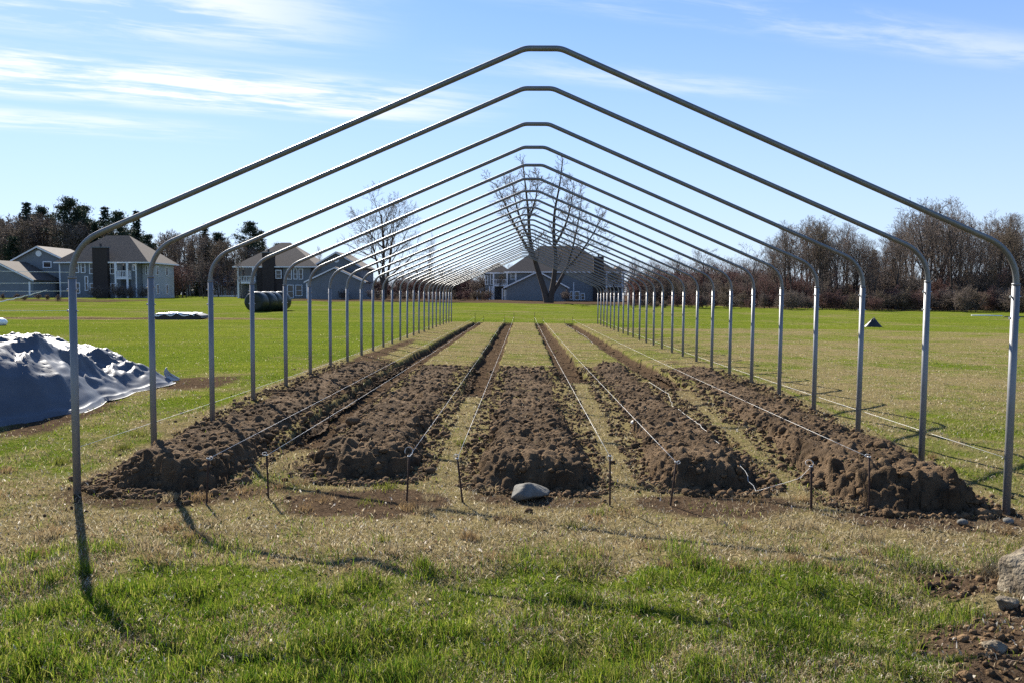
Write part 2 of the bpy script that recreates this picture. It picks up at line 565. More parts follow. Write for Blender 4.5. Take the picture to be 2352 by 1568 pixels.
def ground_material():
    m = bpy.data.materials.new("field_turf_and_soil")
    m.use_nodes = True
    n, l = m.node_tree.nodes, m.node_tree.links
    b = n["Principled BSDF"]
    b.inputs["Roughness"].default_value = 0.95
    b.inputs["Specular IOR Level"].default_value = 0.0
    tcn = n.new("ShaderNodeTexCoord")
    at_ = n.new("ShaderNodeAttribute")
    at_.attribute_name = "cover"
    sp = n.new("ShaderNodeSeparateColor")
    l.new(at_.outputs["Color"], sp.inputs[0])

    def nz(scale, detail=6, rough=0.6, sc=(1, 1, 1)):
        mp = n.new("ShaderNodeMapping")
        mp.inputs["Scale"].default_value = sc
        l.new(tcn.outputs["Object"], mp.inputs["Vector"])
        t = n.new("ShaderNodeTexNoise")
        t.inputs["Scale"].default_value = scale
        t.inputs["Detail"].default_value = detail
        t.inputs["Roughness"].default_value = rough
        l.new(mp.outputs[0], t.inputs["Vector"])
        return t.outputs[0]

    def mr(x, a, bb, lo=0.0, hi=1.0):
        q = n.new("ShaderNodeMapRange")
        q.inputs["From Min"].default_value = a
        q.inputs["From Max"].default_value = bb
        q.inputs["To Min"].default_value = lo
        q.inputs["To Max"].default_value = hi
        l.new(x, q.inputs["Value"])
        return q.outputs[0]

    def mix(f, a, bb):
        q = n.new("ShaderNodeMix")
        q.data_type = 'RGBA'
        l.new(f, q.inputs["Factor"])
        for k, v in (("A", a), ("B", bb)):
            if isinstance(v, tuple):
                q.inputs[k].default_value = (*v, 1)
            else:
                l.new(v, q.inputs[k])
        return q.outputs["Result"]

    def add(a, bb):
        q = n.new("ShaderNodeMath")
        q.operation = 'ADD'
        q.use_clamp = True
        l.new(a, q.inputs[0])
        l.new(bb, q.inputs[1])
        return q.outputs[0]

    fine = nz(38, 8, 0.7)
    mid = nz(3.5, 6, 0.65)
    big = nz(0.35, 5, 0.6, (0.4, 1.2, 1))
    huge = nz(0.09, 4, 0.6)
    green = mix(mr(fine, 0.3, 0.7), (0.026, 0.048, 0.004), (0.118, 0.152, 0.020))
    green = mix(mr(big, 0.35, 0.7), green, (0.112, 0.132, 0.017))
    clump = nz(1.1, 5, 0.7, (0.7, 1.3, 1))
    green = mix(mr(clump, 0.52, 0.72, 0, 0.75), green, (0.050, 0.080, 0.008))
    green = mix(mr(huge, 0.45, 0.75, 0, 0.55), green, (0.120, 0.125, 0.018))
    straw = mix(mr(fine, 0.28, 0.72), (0.055, 0.038, 0.018), (0.270, 0.215, 0.110))
    straw = mix(mr(mid, 0.35, 0.7, 0, 0.6), straw, (0.150, 0.130, 0.048))
    soil = mix(mr(fine, 0.3, 0.7), (0.035, 0.023, 0.015), (0.105, 0.073, 0.046))
    dn = add(sp.outputs[0], mr(mid, 0.3, 0.7, -0.22, 0.22))
    dn = add(dn, mr(fine, 0.3, 0.7, -0.16, 0.16))
    sn = add(sp.outputs[1], mr(mid, 0.3, 0.7, -0.12, 0.12))
    c = mix(mr(dn, 0.25, 0.7), green, straw)
    c = mix(mr(sn, 0.2, 0.62), c, soil)
    l.new(c, b.inputs["Base Color"])
    bp = n.new("ShaderNodeBump")
    bp.inputs["Strength"].default_value = 0.8
    bp.inputs["Distance"].default_value = 0.035
    l.new(fine, bp.inputs["Height"])
    bp2 = n.new("ShaderNodeBump")
    bp2.inputs["Strength"].default_value = 0.7
    bp2.inputs["Distance"].default_value = 0.12
    l.new(mid, bp2.inputs["Height"])
    l.new(bp.outputs[0], bp2.inputs["Normal"])
    l.new(bp2.outputs[0], b.inputs["Normal"])
    return m


tag(obj("ground", gme, ground_material()), "field of green and straw-dry turf cut by four narrow trenches", "ground", kind="structure")

# ------------------------------------------------------------------ five heaped beds of turned soil
rng = np.random.default_rng(7)


def ico(sub):
    bm = __import__("bmesh").new()
    __import__("bmesh").ops.create_icosphere(bm, subdivisions=sub, radius=1.0)
    v = np.array([q.co[:] for q in bm.verts])
    f = np.array([[q.index for q in p.verts] for p in bm.faces])
    bm.free()
    return v, f


ICO1, ICO2, ICO3 = ico(1), ico(2), ico(3)


def clod_mesh(name, P, rad, seed, base=ICO2):
    """many irregular lumps in one mesh (crumbled earth)"""
    r = np.random.default_rng(seed)
    bv, bf = base
    n, k = len(P), len(bv)
    dirs = r.normal(size=(n, 6, 3))
    dirs /= np.linalg.norm(dirs, axis=2)[:, :, None]
    amp = r.uniform(-0.45, 0.42, (n, 6))
    dot = np.einsum('kc,nmc->nkm', bv, dirs)
    s = 1 + np.einsum('nkm,nm->nk', np.maximum(dot, 0) ** 3, amp) + r.uniform(-.07, .07, (n, k))
    sc = r.uniform(0.7, 1.25, (n, 3))
    sc[:, 2] *= 0.82
    v = bv[None] * s[:, :, None] * sc[:, None, :] * rad[:, None, None]
    a = r.uniform(0, 6.28, n)
    ca_, sa_ = np.cos(a)[:, None], np.sin(a)[:, None]
    v = np.stack([v[:, :, 0] * ca_ - v[:, :, 1] * sa_, v[:, :, 0] * sa_ + v[:, :, 1] * ca_, v[:, :, 2]], -1) + P[:, None, :]
    f = bf[None] + (np.arange(n) * k)[:, None, None]
    return mesh_np(name, v.reshape(-1, 3), f.reshape(-1, 3), False)


BEDS = []          # footprints, kept so that grass does not grow through them


class Bed:
    def __init__(s, x0, x1, y0, y1, top, seed, heap=None, xb0=None, xb1=None):
        s.x0, s.x1, s.y0, s.y1, s.top, s.seed, s.heap = x0, x1, y0, y1, top, seed, heap
        s.xb0 = x0 if xb0 is None else xb0
        s.xb1 = x1 if xb1 is None else xb1

    def inside(s, x, y):
        """distance inside the ragged outline, in metres (negative outside)"""
        t = np.clip((y - s.y0) / (s.y1 - s.y0), 0, 1)
        a = s.x0 + (s.xb0 - s.x0) * t
        b = s.x1 + (s.xb1 - s.x1) * t
        w = 0.10 * fbm(x * 1.7 + s.seed, y * 1.7, 3, s.seed) + 0.05 * fbm(x * 6, y * 6 + s.seed, 2, s.seed + 3)
        d = np.minimum(np.minimum(x - a, b - x), np.minimum((y - s.y0) * 0.95, s.y1 - y))
        # round the front corners
        cx = np.clip(0.45 - np.minimum(x - a, b - x), 0, 1)
        cy = np.clip(0.45 - (y - s.y0), 0, 1)
        d = np.minimum(d, 0.45 - np.sqrt(cx * cx + cy * cy))
        return d + w

    def height(s, x, y):
        d = s.inside(x, y)
        e = sstep(-0.02, 0.34, d)
        g = land(x, y)
        tp = s.top - 0.0175 * x + 0.045 * fbm(x * 1.5, y * 1.5 + s.seed, 4, s.seed + 9)
        tp = np.maximum(tp, g + 0.012)
        if s.heap:
            for hx, hy, hr, hh in s.heap:
                tp = tp + hh * np.exp(-((x - hx) ** 2 + (y - hy) ** 2 * 0.8) / hr ** 2)
        return g - 0.10 + (tp - g + 0.10) * e, d

    def build(s, label):
        gx_ = np.arange(min(s.x0, s.xb0) - 0.2, max(s.x1, s.xb1) + 0.2, 0.0175)
        gy_ = np.concatenate([np.arange(s.y0 - 0.2, 10.5, 0.0185), np.arange(10.5, s.y1 + 0.2, 0.03)])
        XX, YY = np.meshgrid(gx_, gy_)
        H, D = s.height(XX, YY)
        r = np.random.default_rng(s.seed)
        # lumps pressed into the surface
        area = (gx_[-1] - gx_[0]) * (gy_[-1] - gy_[0])
        nl = int(area * 430)
        lx = r.uniform(gx_[0], gx_[-1], nl)
        ly = gy_[0] + (gy_[-1] - gy_[0]) * r.random(nl) ** 1.25
        lr = np.clip(0.010 + r.exponential(0.015, nl) * np.where(ly < s.y0 + 0.8, 1.5, 0.85), 0.010, 0.095)
        order = np.argsort(lr)[::-1]
        base = H.copy()
        for k in order:
            i0, i1 = np.searchsorted(gx_, (lx[k] - lr[k], lx[k] + lr[k]))
            j0, j1 = np.searchsorted(gy_, (ly[k] - lr[k], ly[k] + lr[k]))
            if i1 <= i0 or j1 <= j0:
                continue
            an = r.uniform(0, 3.14)
            ddx, ddy = gx_[None, i0:i1] - lx[k], gy_[j0:j1, None] - ly[k]
            ru, rv = ddx * math.cos(an) + ddy * math.sin(an), ddy * math.cos(an) - ddx * math.sin(an)
            me_ = np.maximum(np.maximum(np.abs(ru), np.abs(rv) * r.uniform(1, 1.6)), (np.abs(ru + 0.3 * rv) + np.abs(rv)) * r.uniform(0.62, 0.85))
            q = lr[k] - me_
            b_ = base[(j0 + j1) // 2 if (j0 + j1) // 2 < len(gy_) else -1, (i0 + i1) // 2 if (i0 + i1) // 2 < len(gx_) else -1]
            z = b_ - 0.25 * lr[k] + np.minimum(q * r.uniform(1.2, 2.4), lr[k] * r.uniform(0.35, 0.8)) + ru * r.normal(0, 0.35) + rv * r.normal(0, 0.35)
            sl = H[j0:j1, i0:i1]
            np.copyto(sl, np.where(q > 0, np.maximum(sl, z), sl))
        H = H + 0.018 * fbm(XX * 9, YY * 9, 3, s.seed + 4) + 0.014 * fbm(XX * 22, YY * 22, 3, s.seed + 5) + 0.006 * fbm(XX * 60, YY * 60, 2, s.seed + 6)
        H = np.where(D < -0.06, land(XX, YY) - 0.12, H)
        n1, n2 = len(gx_), len(gy_)
        i = (np.arange(n2 - 1)[:, None] * n1 + np.arange(n1 - 1)[None, :]).ravel()
        keep = (D.ravel()[i] > -0.12)
        i = i[keep]
        o = Vector(((s.x0 + s.x1) / 2, s.y0, float(land((s.x0 + s.x1) / 2, s.y0))))
        V = np.stack([XX.ravel() - o.x, YY.ravel() - o.y, H.ravel() - o.z], -1)
        root = tag(obj("soil_bed", mesh_np("soil_bed", V, np.stack([i, i + 1, i + n1 + 1, i + n1], -1), False), M['soil'], loc=o),
                   label, "soil bed", "beds of turned soil under the hoops")
        # loose clods lying on it, most of them along the front and the edges
        n = 5200
        px = r.uniform(s.x0 - 0.12, s.x1 + 0.12, n * 4)
        py = s.y0 - 0.1 + (s.y1 - s.y0) * r.random(n * 4) ** 1.7
        hh, dd = s.height(px, py)
        wgt = np.where(dd < 0.32, 1.0, 0.45) * (dd > -0.16)
        k = r.random(n * 4) < wgt * 0.55
        px, py, hh, dd = px[k][:n], py[k][:n], hh[k][:n], dd[k][:n]
        rad = np.clip(0.006 + r.exponential(0.0085, len(px)), 0.006, 0.06)
        zz = np.maximum(hh, gz(px, py)) + rad * 0.35
        tag(obj("soil_clods", clod_mesh("soil_clods", np.stack([px - o.x, py - o.y, zz - o.z], -1), rad, s.seed + 50, ICO1), M['clod'], root), kind="stuff")
        BEDS.append(s)
        return root


Bed(-4.02, -2.80, 6.85, 17.6, 0.255, 101, None, -3.98, -2.86).build("leftmost soil bed, long dark heap along the foot of the left posts")
Bed(-2.30, -1.12, 7.45, 17.0, 0.275, 102, None, -2.36, -1.22).build("soil bed between the leftmost bed and the middle bed, wide shaded front")
Bed(-0.66, 0.60, 7.18, 17.0, 0.265, 103, None, -0.70, 0.56).build("middle soil bed, with the rounded grey stone at its foot")
Bed(1.06, 2.24, 7.28, 17.3, 0.26, 104, [(1.75, 16.6, 0.42, 0.14)], 1.16, 2.16).build("soil bed with a white stone on top, right of the middle bed")
Bed(2.62, 3.98, 6.74, 17.0, 0.27, 105, [(3.45, 16.3, 0.5, 0.10), (3.55, 8.25, 0.4, 0.10)], 2.75, 3.95).build("rightmost soil bed, cloddy heap along the foot of the right posts")


def on_bed(x, y):
    d = np.full(np.shape(x), -9.0)
    for b in BEDS:
        d = np.maximum(d, b.inside(x, y))
    return d


def top_z(x, y):
    """the surface one would touch at (x, y)"""
    z = gz(x, y)
    for b in BEDS:
        h, d = b.height(x, y)
        z = np.where(d > 0, np.maximum(z, h), z)
    return z


# crumbs of earth spilled on the turf round the beds
k = 2600
cx_ = rng.uniform(-4.6, 4.7, k * 3)
cy_ = 6.2 + 11 * rng.random(k * 3) ** 1.6
dd_ = on_bed(cx_, cy_)
sel = (dd_ < 0.0) & (rng.random(k * 3) < np.exp(dd_ / 0.22))
cx_, cy_ = cx_[sel][:k], cy_[sel][:k]
c2 = rng.uniform(1.6, 4.6, 4200)
c3 = rng.uniform(2.8, 5.4, 4200)
s2 = cover(c2, c3)[1] > 0.45
t_x, t_y = [], []
for xc, ys in PATHS:
    m_ = 420
    t_x.append(xc + rng.uniform(-0.26, 0.26, m_))
    t_y.append(ys + (TR_END - ys) * rng.random(m_) ** 1.8)
cx_ = np.concatenate([cx_, c2[s2]] + t_x)
cy_ = np.concatenate([cy_, c3[s2]] + t_y)
cr_ = np.clip(0.004 + rng.exponential(0.007, len(cx_)), 0.004, 0.035)
tag(obj("soil_crumbs", clod_mesh("soil_crumbs", np.stack([cx_, cy_, gz(cx_, cy_) + cr_ * 0.3], -1), cr_, 5, ICO1), M['clod']),
    "crumbs of brown earth spilled on the turf around the beds", "soil crumbs", kind="stuff")

# ------------------------------------------------------------------ grass
def blades(x, y, L, w, lean, col, seed, z=None):
    r = np.random.default_rng(seed)
    n = len(x)
    z = gz(x, y) if z is None else z
    th = r.uniform(0, 2 * np.pi, n)
    ph = r.uniform(0, 2 * np.pi, n)
    px, py = np.cos(ph) * w / 2, np.sin(ph) * w / 2
    dx, dy = np.cos(th), np.sin(th)
    up = np.sqrt(np.maximum(1 - lean ** 2, 0.02))
    v = np.empty((n, 5, 3))
    mx, my, mz = x + dx * L * lean * 0.35, y + dy * L * lean * 0.35, z + L * up * 0.62
    tx, ty, tz = x + dx * L * lean, y + dy * L * lean, z + L * up
    z0 = z - 0.008
    v[:, 0] = np.stack([x - px, y - py, z0], -1)
    v[:, 1] = np.stack([x + px, y + py, z0], -1)
    v[:, 2] = np.stack([mx + px * .8, my + py * .8, mz], -1)
    v[:, 3] = np.stack([mx - px * .8, my - py * .8, mz], -1)
    v[:, 4] = np.stack([tx, ty, tz], -1)
    f = np.array([[0, 1, 2], [0, 2, 3], [3, 2, 4]])[None] + (np.arange(n) * 5)[:, None, None]
    return v.reshape(-1, 3), f.reshape(-1, 3), np.repeat(col, 5, axis=0)


def scatter(n, y0, y1, seed, side=1.2):
    r = np.random.default_rng(seed)
    iy = r.uniform(1 / y1, 1 / y0, n)
    y = 1 / iy
    x = r.uniform(-1, 1, n) * (0.70 * y + side)
    return x, y, r


G_BR = np.array([[0.042, 0.085, 0.006], [0.076, 0.118, 0.009], [0.120, 0.152, 0.014], [0.185, 0.190, 0.040], [0.028, 0.056, 0.007]])
S_BR = np.array([[0.29, 0.225, 0.125], [0.40, 0.33, 0.20], [0.16, 0.112, 0.055], [0.24, 0.185, 0.085], [0.55, 0.49, 0.35]])  # straw tones, partly lightened to stand in for glints on the blades


def sow(n, y0, y1, seed):
    x, y, r = scatter(n, y0, y1, seed)
    d, s = cover(x, y)
    bed = on_bed(x, y)
    k = (bed < 0.02) | (r.random(n) < 0.035)
    k &= r.random(n) > np.clip(s * 1.15 - 0.12, 0, 0.93)
    cl = fbm(x * 2.3, y * 2.3, 3, 71)
    k &= r.random(n) < np.clip(0.85 + 0.9 * cl, 0.22, 1)
    x, y, d, cl, bed = x[k], y[k], d[k], cl[k], bed[k]
    n = len(x)
    dn = np.clip(d + 0.25 * fbm(x * 5, y * 5, 2, 73), 0.04, 0.97)
    dry = r.random(n) < np.where(dn > 0.55, dn * 1.13, 0.10 + dn * 0.85)
    far = np.clip(y / 7.0, 0.62, 5)
    tuft = np.clip(fbm(x * 1.6, y * 1.6, 3, 79) * 1.6, -0.5, 1.0)
    L = np.where(dry, r.uniform(0.020, 0.062, n), r.uniform(0.020, 0.062, n) * (0.75 + 0.5 * tuft)) * (0.85 + 0.25 * np.minimum(far, 1.6))
    L = L * np.where(y > 8.5, 0.72, 1.0)
    w = np.where(dry, 0.0034, 0.0042) * (0.75 + 0.55 * far) * r.uniform(0.7, 1.3, n)
    lean = np.where(dry, r.uniform(0.68, 0.99, n), r.uniform(0.35, 0.98, n))
    gi = r.integers(0, len(G_BR), n)
    si = r.integers(0, len(S_BR), n)
    col = np.where(dry[:, None], S_BR[si] * 1.12, G_BR[gi] * 1.12) * r.uniform(0.78, 1.22, (n, 1))
    z = np.where(bed > 0.02, top_z(x, y), gz(x, y))
    return blades(x, y, L, w, lean, col, seed + 1, z), dry


def litter(n, seed):
    x, y, r = scatter(n, 2.7, 13, seed)
    d, s = cover(x, y)
    k = (r.random(n) < 0.25 + 0.75 * np.maximum(d, s)) & (on_bed(x, y) < 0.15)
    x, y = x[k], y[k]
    n = len(x)
    pal = np.array([[0.20, 0.13, 0.07], [0.34, 0.27, 0.17], [0.10, 0.065, 0.04], [0.55, 0.50, 0.42]])
    col = pal[r.choice(4, n, p=[.35, .3, .27, .08])] * r.uniform(0.7, 1.3, (n, 1))
    return blades(x, y, r.uniform(0.012, 0.04, n), r.uniform(0.006, 0.016, n), r.uniform(0.8, 0.985, n), col, seed, top_z(x, y) + 0.012), np.ones(n, bool)


parts = [litter(22000, 207), sow(330000, 2.7, 10.5, 201), sow(150000, 10.0, 47, 203), sow(45000, 44, 100, 205)]
# tussocks: coarse green ones in the foreground, tan dead ones on the worn strip
tv, tf, tcs, tdry = [], [], [], []
r_ = np.random.default_rng(88)
for i in range(330):
    y = 1 / r_.uniform(1 / 5.6, 1 / 2.9)
    x = r_.uniform(-0.72, 0.72) * y
    if cover(np.array([x]), np.array([y]))[1][0] > 0.5:
        continue
    m_ = r_.integers(60, 170)
    rad = r_.uniform(0.03, 0.11)
    bx, by = x + r_.normal(0, rad, m_), y + r_.normal(0, rad, m_)
    g_ = 1.15 * G_BR[r_.integers(0, 5, m_)] * r_.uniform(0.75, 1.25, (m_, 1)) * r_.uniform(0.8, 1.15)
    tv.append((bx, by, r_.uniform(0.04, 0.105, m_) * r_.uniform(0.75, 1.25), np.full(m_, 0.0038), r_.uniform(0.15, 0.92, m_), g_, np.zeros(m_, bool)))
for i in range(120):
    y = 1 / r_.uniform(1 / 9.5, 1 / 5.2)
    x = r_.uniform(-0.70, 0.70) * y
    if on_bed(np.array([x]), np.array([y]))[0] > -0.02:
        continue
    m_ = r_.integers(40, 110)
    rad = r_.uniform(0.03, 0.07)
    bx, by = x + r_.normal(0, rad, m_), y + r_.normal(0, rad, m_)
    hue = np.array([[0.23, 0.155, 0.075], [0.30, 0.235, 0.13], [0.14, 0.15, 0.025]])[r_.choice(3, p=[.42, .36, .22])]
    tv.append((bx, by, r_.uniform(0.04, 0.095, m_), np.full(m_, 0.0055), r_.uniform(0.3, 0.92, m_), hue[None] * r_.uniform(0.7, 1.25, (m_, 1)), np.ones(m_, bool)))
tx = [np.concatenate([t[k] for t in tv]) for k in range(7)]
parts.append((blades(tx[0], tx[1], tx[2], tx[3], tx[4], tx[5], 91), tx[6]))

for nm, want, lab in (("green_grass", False, "short green grass blades growing over the field and foreground"),
                      ("dry_grass", True, "straw coloured dead grass blades matted over the worn ground")):
    vs, fs, cs, o = [], [], [], 0
    for (v, f, c), dry in parts:
        m_ = dry if want else ~dry
        vv = v.reshape(-1, 5, 3)[m_]
        cc = c.reshape(-1, 5, 3)[m_]
        n = len(vv)
        vs.append(vv.reshape(-1, 3))
        cs.append(cc.reshape(-1, 3))
        fs.append((np.array([[0, 1, 2], [0, 2, 3], [3, 2, 4]])[None] + (np.arange(n) * 5)[:, None, None]).reshape(-1, 3) + o)
        o += n * 5
    me = mesh_np(nm, np.concatenate(vs), np.concatenate(fs))
    set_col(me, "tint", np.concatenate(cs))
    tag(obj(nm, me, mat_attr(nm + "_blades", "tint", 0.55 if not want else 0.75, 0.6 if not want else 0.4, 0.12 if not want else 0.25)), lab, "grass", kind="stuff")

# ------------------------------------------------------------------ the bare hoops of the tunnel
HW, Y0, DY, NH = 4.005, 6.83, 1.546, 25


def fillet(p0, p1, p2, rad, n):
    """arc that rounds the corner p1"""
    a, b = (p0 - p1).normalized(), (p2 - p1).normalized()
    ang = a.angle(b)
    t = rad / math.tan(ang / 2)
    c = p1 + (a + b).normalized() * (rad / math.sin(ang / 2))
    s, e = p1 + a * t - c, p1 + b * t - c
    tot = s.angle(e)
    return [c + (s * math.sin((1 - k / n) * tot) + e * math.sin(k / n * tot)) / math.sin(tot) for k in range(n + 1)]


def bow_points():
    A = [Vector((-HW, 0, 1.75)), Vector((-HW, 0, 2.20)), Vector((-0.15, 0, 3.86)), Vector((0.15, 0, 3.86)), Vector((HW, 0, 2.20)), Vector((HW, 0, 1.75))]
    P = [A[0]]
    P += fillet(A[0], A[1], A[2], 0.40, 12)
    P += fillet(A[1], A[2], A[3], 0.22, 5)
    P += fillet(A[2], A[3], A[4], 0.22, 5)
    P += fillet(A[3], A[4], A[5], 0.40, 12)
    P += [A[5]]
    return P


bow = MB()
bow.tube(bow_points(), 0.0245, 14)
post_l, post_r, bolt_mb = MB(), MB(), MB()
for mb, sx in ((post_l, -1), (post_r, 1)):
    mb.tube([(sx * HW, 0, -0.20), (sx * HW, 0, 0.8), (sx * HW, 0, 1.92)], 0.0315, 14)
    mb.tube([(sx * HW, 0, 1.915), (sx * HW, 0, 1.932)], 0.0335, 14)
ordinal = ["nearest", "second", "third", "fourth", "fifth", "sixth", "seventh", "eighth", "ninth", "tenth", "eleventh", "twelfth", "thirteenth",
           "fourteenth", "fifteenth", "sixteenth", "seventeenth", "eighteenth", "nineteenth", "twentieth", "twenty-first", "twenty-second",
           "twenty-third", "twenty-fourth", "farthest"]
r_ = random.Random(4)
HOOPS = []
for i in range(NH):
    if i == 0:
        h = empty("tunnel_hoop", (0, Y0, 0))
        bow.build("bow", M['bow'], h, smooth=True)
        for mb, sx in ((post_l, -1), (post_r, 1)):
            p = mb.build("post", M['steel'], h, smooth=True)
            for zb in (1.82, 1.64):
                b = MB()
                b.tube([(sx * HW - 0.045, 0, zb), (sx * HW + 0.045, 0, zb)], 0.007, 6)
                b.tube([(sx * HW - 0.046, 0, zb), (sx * HW - 0.036, 0, zb)], 0.013, 6)
                b.build("bolt", M['bolt'], p)
    else:
        h = copy_tree(HOOPS[0])
    h.location = (r_.uniform(-0.012, 0.012) if i else 0.0, Y0 + i * DY + (r_.uniform(-0.025, 0.025) - 0.06 if i else 0), {0: -0.008, 1: 0.035, 2: 0.008, 3: 0.008}.get(i, 0.0) + (r_.uniform(-0.012, 0.012) if i > 3 else 0))
    h.rotation_euler = (R(r_.uniform(-0.25, 0.25)) if i else 0, R(0.42 + (r_.uniform(-0.1, 0.1) if i else 0)), R(r_.uniform(-0.12, 0.12)) if i else 0)
    lab = "%s galvanised steel hoop of the bare tunnel frame, counted from the camera" % ordinal[i]
    if i == 0:
        lab = "nearest and largest galvanised steel hoop, posts at both picture edges"
    if i == NH - 1:
        lab = "farthest and smallest steel hoop, closing the far end of the tunnel"
    tag(h, lab, "hoop", "steel hoops of the tunnel frame")
    HOOPS.append(h)

# ------------------------------------------------------------------ stakes and strings
near = [(-2.78, 6.58, "left of the leftmost path, before the dark leftmost bed"), (-2.34, 6.83, "alone before the path left of the second bed"),
        (-1.14, 6.83, "at the right corner of the second bed's shaded front"), (-0.655, 6.80, "left of the rounded grey stone"),
        (0.61, 6.80, "right of the rounded grey stone"), (1.14, 6.86, "at the left corner of the bed that carries a white stone"),
        (2.33, 6.80, "where the slack string ends in a loop"), (2.82, 6.80, "before the rightmost soil bed")]
far_x = [-2.77, -2.29, -1.12, -0.60, 0.55, 1.02, 2.20, 2.68]
lean = [(0.02, 0.01), (-0.01, 0.0), (0.02, 0.02), (-0.045, 0.0), (0.0, 0.03), (0.05, 0.02), (-0.01, 0.0), (0.0, 0.02)]
TOPS = []
r_ = random.Random(11)


def curl(cx, cy, cz, s, seed):
    """a loose loop of twine"""
    q = random.Random(seed)
    a0, tilt = q.uniform(0, 6.28), q.uniform(0.5, 1.1)
    pts = []
    for k in range(15):
        a = a0 + k / 14 * 5.4
        rr = s * (0.7 + 0.5 * k / 14)
        pts.append((cx + math.cos(a) * rr - math.cos(a0) * s * 0.7, cy + math.sin(a) * rr * 0.4, cz + (math.sin(a) - math.sin(a0)) * rr * tilt))
    return pts


stake_heights = [0.46, 0.44, 0.43, 0.42, 0.44, 0.38, 0.36, 0.44]
for i, (x, y, where) in enumerate(near):
    g = float(gz(np.array([x]), np.array([y]))[0])
    zt = stake_heights[i]
    mb = MB()
    lx, ly = lean[i]
    rr = 0.0115 if i == 6 else 0.0085
    pts = [(-lx * 0.3, -ly * 0.3, -0.15), (0, 0, 0), (lx * 0.5 + 0.002, ly * 0.5, (zt - g) * 0.5), (lx, ly, zt - g)]
    mb.tube(pts, rr, 8)
    st = mb.build("stake", M['rust'], loc=(x, y, g), smooth=True)
    tag(st, "rusty iron stake " + where, "stake", "iron stakes at the near ends of the strings")
    TOPS.append(Vector((x + lx, y + ly, zt - 0.02)))
far_tops = []
for i, x in enumerate(far_x):
    y = 44.75 + r_.uniform(-0.1, 0.1)
    g = float(gz(np.array([x]), np.array([y]))[0])
    hgt = [0.50, 0.34, 0.30, 0.52, 0.55, 0.30, 0.22, 0.34][i]
    mb = MB()
    mb.tube([(0, 0, -0.15), (0.01, 0, hgt * 0.5), (r_.uniform(-.02, .02), 0, hgt)], 0.012, 7)
    st = mb.build("stake", M['rust'], loc=(x, y, g), smooth=True)
    side = ["left end of the first trench", "right end of the first trench", "left end of the second trench", "right end of the second trench",
            "left end of the third trench", "right end of the third trench", "left end of the fourth trench", "right end of the fourth trench"][i]
    tag(st, "thin dark stake far off at the " + side, "stake", "iron stakes at the far ends of the strings")
    far_tops.append(Vector((x, y, g + hgt * 0.55)))


def string(p, q, sag, label, r0=0.0015, knot=None, n=26, loose=None):
    mb = MB()
    if loose:
        pts = loose
    else:
        pts = [p.lerp(q, k / n) - Vector((0, 0, sag * 4 * (k / n) * (1 - k / n))) for k in range(n + 1)]
    mb.tube(pts, r0, 5)
    root = mb.build("string", M['twine'], smooth=True)
    tag(root, label, "string", "white strings stretched along the beds")
    if knot:
        kb = MB()
        kb.tube([(p.x + 0.013 * math.cos(a), p.y + 0.013 * math.sin(a), p.z + 0.004 * a / 6) for a in [j * 0.6 for j in range(22)]], 0.0024, 5)
        kb.tube(curl(p.x, p.y, p.z + 0.01, knot, int(p.x * 100) + 700), 0.0018, 5)
        kb.build("knot", M['twine'], root, smooth=True)
    return root


slab = ["white string tied to the stake in the dark leftmost heap, running far back", "white string along the left edge of the second bed",
        "white string over the second bed's right side with a big loose loop", "white string along the left edge of the middle bed",
        "white string along the right edge of the middle bed", "white string along the left edge of the bed with a white stone",
        None, "white string tight along the left side of the rightmost bed"]
for i in range(8):
    if i == 6:
        P = TOPS[6]
        xs = [(2.33, 6.8), (2.24, 6.86), (2.12, 7.0), (1.98, 7.25), (1.95, 7.6), (1.98, 8.1), (1.94, 8.7), (1.97, 9.5), (2.08, 10.4), (2.02, 11.5), (2.16, 12.6),
              (2.10, 14), (2.28, 16), (2.2, 18.5), (2.24, 23), (2.18, 29), (2.22, 36), (2.20, 44)]
        xs = [(2.33 + (q - 2.33) * 1.0, w) for q, w in xs]
        pts = []
        for j, (q, w) in enumerate(xs):
            z = float(top_z(np.array([q]), np.array([w]))[0]) + 0.035
            pts.append(Vector((q, w, z)))
        pts[0] = P
        pts[1].z = P.z - 0.12
        pts[2].z = max(pts[2].z, P.z - 0.2)
        fine = []
        for j in range(len(pts) - 1):
            for k in range(5):
                fine.append(pts[j].lerp(pts[j + 1], k / 5) + Vector((r_.uniform(-.012, .012), 0, r_.uniform(-.004, .006))) * (1 if j else 0))
        fine.append(pts[-1])
        string(P, pts[-1], 0, "slack white string lying in waves across the soil bed, right of middle", 0.0016, 0.035, loose=fine)
        continue
    string(TOPS[i], far_tops[i], 0.05, slab[i], 0.0015, 0.022 if i != 2 else 0.034)
zl, zr = 0.47, 0.40
string(Vector((-HW - 0.03, Y0, zl)), Vector((-HW - 0.03, 44, 0.62)), 0.10, "white string tied along the outer row of left posts", 0.0017)
string(Vector((HW + 0.03, Y0, zr)), Vector((HW + 0.03, 44, 0.50)), 0.10, "white string tied along the outer row of right posts", 0.0017)

# ------------------------------------------------------------------ stones and small heaps
def rock(name, m, loc, size, seed, label, cat, sub=3, rough=0.12, sharp=False):
    v, f = ico(sub)
    q = np.random.default_rng(seed)
    d = q.normal(size=(9, 3))
    d /= np.linalg.norm(d, axis=1)[:, None]
    a = q.uniform(-rough, rough, 9)
    s = 1 + (np.maximum(v @ d.T, 0) ** (3 if not sharp else 1.5) * a).sum(1)
    s = s + 0.05 * rough * 8 * fbm(v[:, 0] * 2.2 + v[:, 2], v[:, 1] * 2.2 - v[:, 2], 3, seed)
    v = v * s[:, None] * np.array(size)
    me = mesh_np(name, v, f, True)
    return tag(obj(name, me, m, loc=loc), label, cat)


